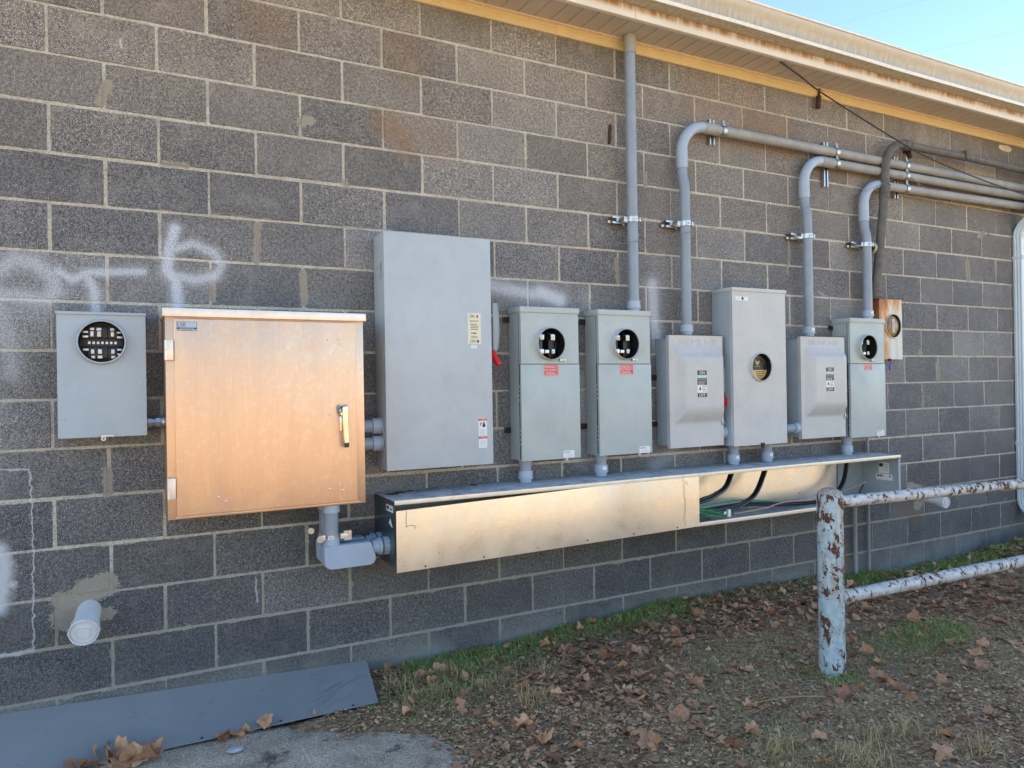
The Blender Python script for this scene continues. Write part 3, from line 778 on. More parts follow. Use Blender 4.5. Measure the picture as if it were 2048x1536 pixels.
bm = B(); sweep_prof(bm, prof, [((DX, DY, z), (0, 0, -1), 0, 1) for z in (0.80, 0.5, 0, -0.7, -1.40)]); part('pipe', bm, m_down, ds, smooth=30)
bm = B(); pth = []
for i in range(13):
    a = math.radians(62)*i/12; R = 0.15
    pth.append(((DX, DY-R*(1-math.cos(a)), 0.80+R*math.sin(a)), (0, math.sin(a)*-1, math.cos(a)), 0, (1.03 if i % 2 else 0.975)))
sweep_prof(bm, prof, pth); e = Vector(pth[-1][0]); part('elbow', bm, m_down, ds, smooth=20)
bm = B(); e2 = e+Vector((0, -0.13, 0.30)); sweep_prof(bm, prof, [(e, (0, -1, 2), 0, 1), (e2, (0, -1, 2), 0, 1), (Vector((DX, -0.32, 1.725)), (0, 0, 1), 0, 1)]); part('offset_pipe', bm, m_down, ds, smooth=30)
bm = B(); pth = []
for i in range(13):
    a = math.radians(70)*i/12; R = 0.13
    pth.append(((DX, DY-R*(1-math.cos(a)), -1.40-R*math.sin(a)), (0, -math.sin(a), -math.cos(a)), 0, (1.03 if i % 2 else 0.98)))
sweep_prof(bm, prof, pth); e = Vector(pth[-1][0]); sweep_prof(bm, prof, [(e, (0, -0.94, -0.34), 0, 1), (e+Vector((0, -0.12, -0.045)), (0, -0.94, -0.34), 0, 1)])
part('elbow', bm, m_down, ds, smooth=20)
for z in (0.62, -0.95):
    bm = B(); box(bm, DX-0.058, DX+0.058, DY-0.044, 0.0, z, z+0.028, 0.002); part('strap', bm, m_down, ds)

# ------------------------------------------------------------------ boxes
def shell(bm, x0, x1, z0, z1, d, t=0.002, mi=0):
    "open-fronted sheet metal box"
    box(bm, x0, x1, -0.008, -0.004, z0, z1, 0, mi)
    box(bm, x0, x0+t, -d, -0.008, z0, z1, 0, mi); box(bm, x1-t, x1, -d, -0.008, z0, z1, 0, mi)
    box(bm, x0+t, x1-t, -d, -0.008, z1-t, z1, 0, mi); box(bm, x0+t, x1-t, -d, -0.008, z0, z0+t, 0, mi)
def ring_part(parent, cx, cz, r, y, out, mat, w=0.006):
    bm = B(); lathe(bm, (cx, y+0.012, cz), (0, -1, 0), [(0, r+w+0.006), (0.012, r+w+0.005), (0.014, r+w), (0.012+out-0.005, r+w-0.001), (0.012+out-0.001, r+w-0.0025), (0.012+out, r+w-0.004), (0.012+out-0.001, r+0.0005), (0.012+out-0.005, r), (0.012+out-0.007, r)], 48, capends=False)
    o = part('meter_ring', bm, mat, parent, smooth=40)
    bm = B(); lathe(bm, (cx, y+0.05, cz), (0, -1, 0), [(0, r+0.0005), (0.05+out-0.0065, r+0.0002)], 40, capends=False); part('dark_liner', bm, m_dark, parent, smooth=40)
    return o
def screw(parent, x, z, y, r=0.0045, mat=None, name='screw'):
    bm = B(); lathe(bm, (x, y, z), (0, -1, 0), [(0, r), (0.0015, r), (0.003, r*0.6), (0.0032, 0.0001)], 10, capends=False); return part(name, bm, mat or m_zinc, parent)
def latch(parent, x, z, y, s=1.0):
    bm = B(); box(bm, x-0.012*s, x+0.028*s, y-0.012, y, z-0.007*s, z+0.009*s, 0.002); 
    lathe(bm, (x+0.014*s, y-0.010, z), (0, -1, 0), [(0, 0.006*s), (0.006, 0.006*s), (0.006, 0.0025*s), (0.0, 0.0025*s)], 12, capends=False)
    part('seal_latch', bm, m_zinc, parent)
def jaws(parent, spec, y):
    for (x0, x1, z0, z1, dz) in spec:
        bm = B(); box(bm, x0, x1, y, y+dz, z0, z1, 0.0015)
        w = x1-x0; h = z1-z0
        if h > w: box(bm, x0+w*0.25, x0+w*0.42, y-0.004, y, z0+h*0.1, z1-h*0.35); box(bm, x0+w*0.58, x0+w*0.75, y-0.004, y, z0+h*0.1, z1-h*0.35)
        part('jaw', bm, m_zinc, parent)

# --- CT meter socket at the far left
a_x0, a_x1, a_z0, a_z1, a_d = 0.031, 0.341, -0.559, -0.056, 0.13
ct = thing('meter_socket', 'blue grey open meter socket with wide round window, left of the tan cabinet', 'meter socket', ((a_x0+a_x1)/2, -0.065, a_z0))
bm = B(); shell(bm, a_x0, a_x1, a_z0, a_z1, a_d-0.003); part('housing', bm, m_blue, ct, smooth=0)
scx, scz, scr = 0.184, -0.174, 0.082
bm = B(); plate_hole(bm, a_x0-0.002, a_x1+0.002, a_z0, a_z1, scx, scz, scr+0.006, -a_d-0.001, mi=0)
box(bm, a_x0-0.003, a_x0, -a_d, -a_d+0.02, a_z0, a_z1); box(bm, a_x1, a_x1+0.003, -a_d, -a_d+0.02, a_z0, a_z1)
part('cover', bm, m_blue, ct, smooth=0)
bm = B(); box(bm, a_x0-0.006, a_x1+0.005, -a_d-0.009, -0.004, a_z1-0.008, a_z1+0.003, 0.002); part('hood', bm, m_blue, ct)
ring_part(ct, scx, scz, scr, -a_d, 0.022, m_blue, 0.009)
bm = B(); box(bm, scx-0.105, scx+0.105, -0.075, -0.012, scz-0.095, scz+0.095); part('cavity', bm, m_dark, ct, smooth=0)
bm = B()
for (x0, x1, z0, z1) in ((-0.08, 0.08, -0.0165, 0.0165), (-0.052, -0.008, 0.018, 0.07), (-0.052, -0.008, -0.07, -0.018), (0.022, 0.06, 0.018, 0.07), (0.022, 0.06, -0.07, -0.018), (-0.006, 0.02, 0.018, 0.065), (-0.006, 0.02, -0.065, -0.018)):
    box(bm, scx+x0, scx+x1, -0.088, -0.075, scz+z0, scz+z1, 0.002)
part('terminal_block', bm, m_black, ct)
sc_ = 0.0828/208*1.0
def jp(u0, v0, u1, v1): # from the crop of this socket: centre (580,437)
    kx, kz = 0.082/235, 0.082/208
    return (scx+(u0-580)*kx, scx+(u1-580)*kx, scz-(v1-437)*kz, scz-(v0-437)*kz, 0.02)
jaws(ct, [jp(462, 318, 496, 376), jp(532, 318, 572, 378), jp(672, 320, 706, 376), jp(466, 508, 500, 556), jp(538, 506, 578, 556), jp(674, 508, 710, 556),
          jp(458, 283, 502, 310), jp(526, 284, 576, 314), jp(668, 286, 710, 312), jp(468, 574, 508, 604), jp(534, 572, 582, 604), jp(674, 574, 716, 604),
          jp(384, 318, 440, 340), jp(380, 364, 442, 388), jp(736, 322, 786, 342), jp(736, 370, 796, 392), jp(386, 500, 444, 524), jp(736, 500, 792, 522), jp(740, 550, 780, 570)], -0.102)
bm = B()
for i in range(7):
    x0, x1, z0, z1, _ = jp(438+i*45, 428, 462+i*45, 452); box(bm, x0, x1, -0.094, -0.088, z0, z1)
part('terminal_screws', bm, m_zinc, ct, smooth=0)
for (u, v) in ((125, 768), (281, 766), (127, 838), (282, 833)):
    p = W(u, v, -a_d-0.001); screw(ct, p.x, p.z, p.y)
p = W(214, 872, -a_d-0.005); bm = B()
box(bm, p.x-0.022, p.x+0.028, p.y-0.008, p.y, p.z-0.004, p.z+0.006, 0.002)
lathe(bm, (p.x-0.012, p.y-0.004, p.z-0.010), (0, -1, 0.0), [(0, 0.009), (0.005, 0.009), (0.005, 0.004), (0, 0.004)], 14, capends=False)
lathe(bm, (p.x+0.018, p.y-0.008, p.z+0.001), (0, -1, 0), [(0, 0.006), (0.004, 0.006), (0.005, 0.002)], 12); part('seal_latch', bm, m_zinc, ct)
bm = B()
p = W(172, 752, -a_d-0.001); part('embossed_mark', (lambda b: (box(b, p.x-0.025, p.x+0.028, p.y-0.0006, p.y+0.001, p.z+0.003, p.z+0.006), box(b, p.x-0.020, p.x+0.020, p.y-0.0006, p.y+0.001, p.z-0.005, p.z-0.002), b)[-1])(bm), m_blue, ct)

# chromed connector between the socket and the tan cabinet
cn = thing('pipe_connector', 'shiny zinc compression connector joining the left socket to the tan cabinet', 'pipe fitting', (0.37, -0.07, -0.51))
bm = B(); lathe(bm, (0.342, -0.07, -0.508), (1, 0, 0), [(0, 0.021), (0.006, 0.022), (0.02, 0.022), (0.021, 0.017), (0.034, 0.017), (0.035, 0.024), (0.054, 0.024), (0.056, 0.02), (0.064, 0.02)], 8); part('body', bm, m_zinc, cn, smooth=20)
bm = B(); lathe(bm, (0.3415, -0.07, -0.508), (1, 0, 0), [(0, 0.026), (0.003, 0.026)], 16); lathe(bm, (0.402, -0.07, -0.508), (1, 0, 0), [(0, 0.026), (0.009, 0.026)], 16); part('locknut', bm, m_zinc, cn)

# --- tan cabinet
k_d = 0.25; kx0, kx1, kz0, kz1 = 0.412, 1.231, -0.902, -0.052
cb = thing('cabinet', 'large tan brushed metal cabinet with a single hinged door and polished handle', 'cabinet', (0.82, -0.125, kz0))
bm = B(); box(bm, kx0, kx1, -k_d, -0.003, kz0, kz1, 0.002); part('body', bm, m_tan, cb)
bm = B(); box(bm, kx0-0.010, kx1+0.008, -k_d-0.022, -0.002, kz1-0.022, kz1+0.012, 0.0015); part('hood', bm, m_hood, cb)
bm = B(); box(bm, kx0+0.03, kx1-0.03, -k_d-0.012, -k_d, kz0+0.008, kz0+0.013); part('drip_lip', bm, m_tan, cb, smooth=0)
bm = B(); box(bm, kx0+0.03, kx1-0.03, -k_d-0.010, -k_d, kz1-0.036, kz1-0.030); part('drip_lip', bm, m_tan, cb, smooth=0)
dy0 = -k_d-0.018
p = [W(u, v, dy0) for u, v in ((347, 638), (710, 644), (717, 1000), (354, 1036))]
dx0, dx1 = (p[0].x+p[3].x)/2, (p[1].x+p[2].x)/2; dz0, dz1 = (p[2].z+p[3].z)/2, (p[0].z+p[1].z)/2
bm = B(); box(bm, dx0, dx1, dy0, -k_d-0.002, dz0, dz1, 0.004, seg=3); door = part('door', bm, m_tan, cb)
for (u0, v0, u1, v1) in ((329, 680, 347, 720), (335, 958, 352, 998)):
    q0 = W(u0, v0, dy0-0.004); q1 = W(u1, v1, dy0-0.004)
    bm = B(); zt, zb = q0.z, q1.z; zm = (zt+zb)/2
    tube(bm, [(q0.x+0.004, dy0-0.001, zt), (q0.x+0.004, dy0-0.001, zm+0.001)], 0.006, 10); tube(bm, [(q0.x+0.004, dy0-0.001, zm-0.001), (q0.x+0.004, dy0-0.001, zb)], 0.006, 10)
    box(bm, q0.x+0.008, q1.x, dy0-0.0035, -k_d, zb, zt, 0.001); part('hinge', bm, m_hood, cb)
# handle: pivot, arm, grip
hp = W(684, 822, dy0); hb = W(690, 893, dy0)
bm = B(); pts = smooth_path([(hp.x-0.012, dy0-0.004, hp.z-0.012), (hp.x-0.009, dy0-0.022, hp.z+0.014), (hp.x+0.003, dy0-0.034, hp.z+0.022), (hp.x+0.006, dy0-0.036, hp.z-0.004), (hp.x+0.008, dy0-0.034, (hp.z+hb.z)/2), (hb.x, dy0-0.030, hb.z+0.018), (hb.x+0.001, dy0-0.022, hb.z)], 6)
rings = []
for i, q in enumerate(pts):
    t = (pts[min(i+1, len(pts)-1)]-pts[max(i-1, 0)]).normalized(); n = Vector((1, 0, 0)); n = (n-t*n.dot(t)).normalized(); b = t.cross(n)
    w, h = (0.012 if i > 10 else 0.0105), 0.0045
    rings.append([bm.verts.new(q+n*a*w+b*c*h) for a, c in ((-1, -0.5), (-0.8, -1), (0.8, -1), (1, -0.5), (1, 0.5), (0.8, 1), (-0.8, 1), (-1, 0.5))])
for a, b in zip(rings, rings[1:]):
    for i in range(8): bm.faces.new((a[i], a[(i+1) % 8], b[(i+1) % 8], b[i]))
bm.faces.new(rings[0]); bm.faces.new(rings[-1]); hnd = part('handle', bm, m_chrome, door, smooth=40)
bm = B(); lathe(bm, (hp.x-0.006, dy0, hp.z-0.012), (0, -1, 0), [(0, 0.015), (0.008, 0.014), (0.02, 0.008), (0.028, 0.007)], 16); box(bm, hp.x-0.012, hp.x+0.004, dy0-0.012, dy0, hb.z+0.07, hp.z-0.02, 0.003); part('handle_pivot', bm, m_chrome, door)
for (u, v) in ((655, 679), (676, 677), (682, 689), (667, 705), (657, 828), (660, 852), (659, 978), (680, 968), (686, 980), (437, 994), (452, 1002)):
    q = W(u, v, dy0); screw(door, q.x, q.z, dy0, 0.0055 if u != 667 and v != 852 else 0.003, m_hood, 'rivet')
q0 = W(353, 643, dy0); q1 = W(394, 662, dy0)
st = sticker(cb, q0.x, q1.x, q1.z, q0.z, dy0, m_silver, 'name_plate')
h = q0.z-q1.z; cx = (q0.x+q1.x)/2
bm = B(); box(bm, q0.x, q1.x, dy0-0.0012, dy0-0.0006, q1.z+h*0.18, q1.z+h*0.36); 
for z in (q1.z, q0.z-0.0012): box(bm, q0.x, q1.x, dy0-0.0012, dy0-0.0006, z, z+0.0012)
for x in (q0.x, q1.x-0.0012): box(bm, x, x+0.0012, dy0-0.0011, dy0-0.0006, q1.z, q0.z)
part('navy_band', bm, m_navy, st, smooth=0)
text('LSE', q0.x+0.019, q1.z+h*0.68, h*0.42, dy0-0.0008, m_navy, st, width=0.031)
text('LAKE SHORE ELECTRIC', cx, q1.z+h*0.27, h*0.10, dy0-0.0013, m_stw, st, width=(q1.x-q0.x)*0.7)
text('CORPORATION', cx, q1.z+h*0.09, h*0.08, dy0-0.0008, m_navy, st, width=(q1.x-q0.x)*0.5)

# --- tall disconnect panel with outside handle
p_d = 0.173; px0, px1, pz0, pz1 = 1.359, 1.922, -0.775, 0.368
pn = thing('disconnect_panel', 'tallest plain grey disconnect panel with cream ON OFF sticker and hanging red grip', 'electrical panel', ((px0+px1)/2, -0.086, pz0))
bm = B(); box(bm, px0+0.002, px1-0.002, -p_d+0.016, -0.006, pz0+0.004, pz1-0.004, 0.002); part('body', bm, m_panel, pn)
bm = B(); box(bm, px0, px1, -p_d, -p_d+0.014, pz0, pz1, 0.0025); part('door', bm, m_panel, pn)
bm = B(); box(bm, px0+0.0005, px1-0.0005, -p_d+0.018, -0.006, pz1-0.006, pz1-0.001, 0.001); box(bm, px0-0.0005, px0+0.003, -p_d+0.03, -0.01, pz0+0.98, pz0+0.982); part('top_flange', bm, m_panel, pn)
for (u, v0, v1) in ((762, 525, 558), (764, 690, 720), (766, 852, 880)):
    a = W(u, v0, -0.12); b = W(u, v1, -0.12)
    bm = B(); box(bm, px0-0.002, px0+0.001, -0.132, -0.124, b.z, a.z)
    for k in range(5):
        zz = b.z+(a.z-b.z)*(k+0.5)/5; box(bm, px0-0.0028, px0-0.002, -0.131, -0.125, zz-0.003, zz+0.003)
    part('side_slot', bm, m_zinc, pn)
q0 = W(935, 626, -p_d); q1 = W(962, 688, -p_d); x0, x1, z0, z1 = q0.x, q1.x, q1.z, q0.z; H = z1-z0; cx = (x0+x1)/2
st = sticker(pn, x0, x1, z0, z1, -p_d, m_stc)
text('ON', cx-0.012, z1-H*0.10, H*0.105, -p_d-0.0006, m_ink, st, width=0.026)
bm = B(); box(bm, cx+0.012, cx+0.022, -p_d-0.0012, -p_d-0.0006, z1-H*0.15, z1-H*0.055); part('red_square', bm, m_str, st)
text('SIEMENS', cx, z1-H*0.26, H*0.055, -p_d-0.0006, m_ink, st, width=0.048)
small_print(cx, z1-H*0.33, z1-H*0.56, 0.046, 4, -p_d-0.0006, m_ink, st, 1)
small_print(cx, z1-H*0.60, z1-H*0.70, 0.046, 1, -p_d-0.0006, m_ink, st, 2); small_print(cx, z1-H*0.73, z1-H*0.82, 0.04, 2, -p_d-0.0006, m_ink, st, 3)
text('OFF', cx-0.008, z0+H*0.085, H*0.105, -p_d-0.0006, m_ink, st, width=0.032)
bm = B(); box(bm, cx+0.014, cx+0.024, -p_d-0.0012, -p_d-0.0006, z0+H*0.04, z0+H*0.13); part('black_square', bm, m_ink, st)
q0 = W(942, 690, -p_d); q1 = W(954, 697, -p_d); st = sticker(pn, q0.x, q1.x, q1.z, q0.z, -p_d, m_stw); small_print((q0.x+q1.x)/2, q0.z-0.003, q1.z+0.003, 0.02, 2, -p_d-0.0006, m_silver, st, 4)
q0 = W(957, 836, -p_d); q1 = W(974.5, 895, -p_d); x0, x1, z0, z1 = q0.x, q1.x, q1.z, q0.z; H = z1-z0; cx = (x0+x1)/2
st = sticker(pn, x0, x1, z0, z1, -p_d, m_stw)
for zz in (z1-H*0.06, z0+H*0.34):
    bm = B(); box(bm, x0, x1, -p_d-0.0012, -p_d-0.0006, zz-H*0.035, zz+H*0.04); part('red_band', bm, m_str, st, smooth=0)
    text('DANGER', cx+0.003, zz+H*0.003, H*0.035, -p_d-0.0013, m_stw, st, width=0.028)
bm = B(); lathe(bm, (cx+0.006, -p_d-0.0006, z1-H*0.26), (0, -1, 0), [(0, 0.0085), (0.0006, 0.0085)], 14)
for k in range(4): box(bm, cx+0.001+k*0.003, cx+0.003+k*0.003, -p_d-0.0012, -p_d-0.0006, z1-H*0.24, z1-H*0.15+0.003*(k % 2))
box(bm, cx-0.014, cx-0.010, -p_d-0.0012, -p_d-0.0006, z1-H*0.26, z1-H*0.16); box(bm, cx-0.010, cx-0.004, -p_d-0.0012, -p_d-0.0006, z1-H*0.19, z1-H*0.17)
part('hand_symbol', bm, m_ink, st)
small_print(cx, z1-H*0.38, z0+H*0.40, 0.036, 6, -p_d-0.0006, m_silver, st, 5); small_print(cx, z0+H*0.27, z0+H*0.04, 0.036, 6, -p_d-0.0006, m_silver, st, 6)
def side_handle(parent, x, y, zt, zb, mat, w=0.03, flat=0.6):
    "thin blade lever standing off the right side, bulging outwards"
    bm = B(); n = 14
    out = [(x+w*max(0.12, math.sin(PI*(0.08+0.84*i/n)))**flat, zt+(zb-zt)*i/n) for i in range(n+1)]
    inn = [(x, zb), (x, zt)]
    f0 = [bm.verts.new((a, y-0.35*(a-x), z)) for a, z in out+inn]; f1 = [bm.verts.new(v.co+Vector((0.001, 0.004, 0))) for v in f0]
    bm.faces.new(f0); bm.faces.new(f1[::-1])
    for i in range(len(f0)):
        j = (i+1) % len(f0); bm.faces.new((f0[i], f1[i], f1[j], f0[j]))
    rim = [Vector(v.co) for v in f0[:n+1]]; tube(bm, rim, 0.0022, 6)
    return part('lever', bm, mat, parent, smooth=30)
hx = W(986, 650, -0.09).x
lev = side_handle(pn, hx, -0.09, W(985, 606, -0.09).z, W(985, 700, -0.09).z, m_blue, W(996, 650, -0.09).x-hx, 0.25)
bm = B(); tube(bm, [(px1-0.002, -0.07, -0.18), (hx+0.004, -0.07, -0.18)], 0.012, 12); part('lever_pivot', bm, m_zinc, pn)
a = W(986, 702, -0.09); b = W(999, 730, -0.12)
bm = B(); tube(bm, smooth_path([(a.x, a.y, a.z), (a.x+0.006, -0.10, (a.z+b.z)/2), (b.x, b.y, b.z)], 4), [0.011, 0.014, 0.016, 0.016, 0.016, 0.017, 0.017, 0.017, 0.013], 10); box(bm, a.x-0.014, a.x-0.002, -0.10, -0.08, a.z-0.02, a.z-0.006, 0.002); part('red_grip', bm, m_red, pn)

# --- meter mains: upper meter section, lower breaker door
def sock_inside(parent, cx, cz, y, seed, left=True):
    bm = B(); box(bm, cx-0.098, cx+0.098, -0.060, -0.01, cz-0.095, cz+0.095); part('cavity', bm, m_dark, parent, smooth=0)
    bm = B(); box(bm, cx-0.065, cx-0.028, -0.120, -0.06, cz-0.075, cz+0.06, 0.002); box(bm, cx+0.01, cx+0.048, -0.120, -0.06, cz-0.075, cz+0.06, 0.002); part('terminal_block', bm, m_black, parent)
    jaws(parent, [(cx-0.058, cx-0.034, cz+0.022, cz+0.050, 0.05), (cx+0.008, cx+0.034, cz+0.020, cz+0.052, 0.05), (cx-0.062, cx-0.036, cz-0.052, cz-0.028, 0.05), (cx-0.030, cx-0.004, cz-0.050, cz-0.032, 0.04), (cx+0.012, cx+0.032, cz-0.052, cz-0.028, 0.03)], -0.150)
    bm = B(); tube(bm, smooth_path([(cx+0.055, -0.09, cz+0.05), (cx+0.068, -0.10, cz), (cx+0.052, -0.10, cz-0.045)], 6), 0.0015, 6); part('bonding_spring', bm, m_pvc_d, parent)
def meter_main(x0, x1, z0, z1, d, sx, sz, split, label, tag_px, red_px, strap=True):
    t = thing('meter_main', label, 'meter box', ((x0+x1)/2, -d/2, z0), 'open meter boxes with red emergency disconnect stickers')
    bm = B(); shell(bm, x0+0.006, x1-0.002, z0+0.002, z1-0.006, d-0.016); part('housing', bm, m_green, t, smooth=0)
    bm = B(); r = 0.0825
    plate_hole(bm, x0, x1, split+0.0015, z1-0.03, sx, sz, r+0.006, -d); box(bm, x0, x0+0.002, -d, -d+0.035, split+0.0015, z1-0.03); box(bm, x1-0.002, x1, -d, -d+0.035, split+0.0015, z1-0.03); box(bm, x0, x1, -d+0.0005, -d+0.02, split+0.0015, split+0.003)
    part('meter_cover', bm, m_green, t, smooth=0)
    bm = B(); box(bm, x0-0.003, x1+0.002, -d-0.008, -0.005, z1-0.030, z1, 0.003); part('hood', bm, m_green, t)
    bm = B(); box(bm, x0+0.14, x0+0.27, -0.10, -0.03, z1, z1+0.006, 0.002); box(bm, x1-0.06, x1-0.045, -0.09, -0.07, z1, z1+0.006, 0.001); part('hub_plate', bm, m_zinc, t)
    bm = B(); box(bm, x0-0.001, x1, -d-0.004, -d+0.014, z0, split-0.002, 0.003); dr = part('door', bm, m_green, t)
    ring_part(t, sx, sz, r, -d, 0.030, m_green, 0.006)
    sock_inside(t, sx, sz, -d, 1)
    # seam on the left flank with hinge knuckles showing the bright inside
    bm = B(); box(bm, x0-0.0006, x0+0.003, -d+0.018, -d+0.022, z0+0.01, z1-0.035); part('side_seam', bm, m_dark, t, smooth=0)
    for zc in (split-0.15, z0+0.13):
        bm = B()
        for k in range(4): box(bm, x0-0.002, x0+0.004, -d+0.013, -d+0.021, zc-0.045+k*0.024, zc-0.045+k*0.024+0.010, 0.001)
        part('hinge', bm, m_zinc, t)
    bm = B(); lathe(bm, (x0+0.0065, -0.07, z0+0.10), (-1, 0, 0), [(0, 0.024), (0.0012, 0.024), (0.0012, 0.020), (0, 0.020)], 24, capends=False); part('knockout', bm, m_green, t)
    lq = W(*tag_px[2], -d-0.03); latch(t, lq.x, lq.z, -d-0.002, 0.9)
    if strap:
        for zc in (z1-0.06, z0+0.16):
            bm = B(); box(bm, x0-0.030, x0+0.02, -0.012, -0.001, zc-0.016, zc+0.016, 0.003); lathe(bm, (x0-0.014, -0.012, zc), (0, -1, 0), [(0, 0.008), (0.006, 0.008)], 6); part('mounting_ear', bm, m_black, t)
    y = -d-0.004
    q0 = W(*red_px[0], y); q1 = W(*red_px[1], y); X0, X1, Z0, Z1 = q0.x, q1.x, q1.z, min(q0.z, split-0.003); H = Z1-Z0; cx = (X0+X1)/2
    st = sticker(t, X0, X1, Z0, Z1, y, m_str)
    bm = B()
    for z in (Z0+0.0015, Z1-0.0035): box(bm, X0+0.0015, X1-0.0015, y-0.001, y-0.0006, z, z+0.0018)
    for x in (X0+0.0015, X1-0.0035): box(bm, x, x+0.0018, y-0.00095, y-0.0006, Z0, Z1)
    part('white_border', bm, m_stw, st, smooth=0)
    text('EMERGENCY', cx, Z1-H*0.22, H*0.18, y-0.0006, m_stw, st, width=(X1-X0)*0.84)
    text('DISCONNECT', cx, Z1-H*0.47, H*0.18, y-0.0006, m_stw, st, width=(X1-X0)*0.86)
    small_print(cx, Z1-H*0.62, Z0+H*0.10, (X1-X0)*0.8, 3, y-0.0006, m_stw, st, 8)
    q0 = W(*tag_px[0], y); q1 = W(*tag_px[1], y); X0, X1, Z0, Z1 = q0.x, q1.x, q1.z, q0.z; H = Z1-Z0
    st = sticker(t, X0, X1, Z0, Z1, y, m_stw)
    text('EAT·N', X0+(X1-X0)*0.33, Z1-H*0.25, H*0.24, y-0.0006, m_ink, st, width=(X1-X0)*0.48)
    small_print((X0+X1)/2, Z1-H*0.5, Z0+H*0.08, (X1-X0)*0.85, 3, y-0.0006, m_silver, st, 9)
    bm = B(); q = W(*tag_px[3], y); lathe(bm, (q.x, y-0.002, z0-0.003), (0, -1, 0), [(0, 0.008), (0.004, 0.008), (0.004, 0.0035), (0, 0.0035)], 12, capends=False); part('padlock_ring', bm, m_zinc, t)
    return t
SP = W(1110, 728, -0.146).z
meter_main(2.103, 2.466, -0.778, 0.038, 0.146, 2.279, -0.158, SP, 'grey green meter box with open round socket, right beside the tall disconnect panel', ((1127, 901.5), (1149, 914), (1127, 720), (1133, 918)), ((1087, 729), (1117, 752)), True)
meter_main(2.594, 2.957, -0.778, 0.039, 0.146, 2.773, -0.154, SP, 'grey green meter box with open round socket and a straight conduit rising to the soffit', ((1279, 893), (1300, 905), (1272, 719.5), (1278, 909)), ((1239.5, 728), (1267, 749.5)))
meter_main(4.671, 5.037, -0.778, 0.050, 0.149, 4.841, -0.153, SP, 'grey green meter box with open round socket, in front of the rusty box', ((1754, 861), (1768.5, 871), (1750, 721), (1757, 874)), ((1728, 724), (1744, 740.5)))

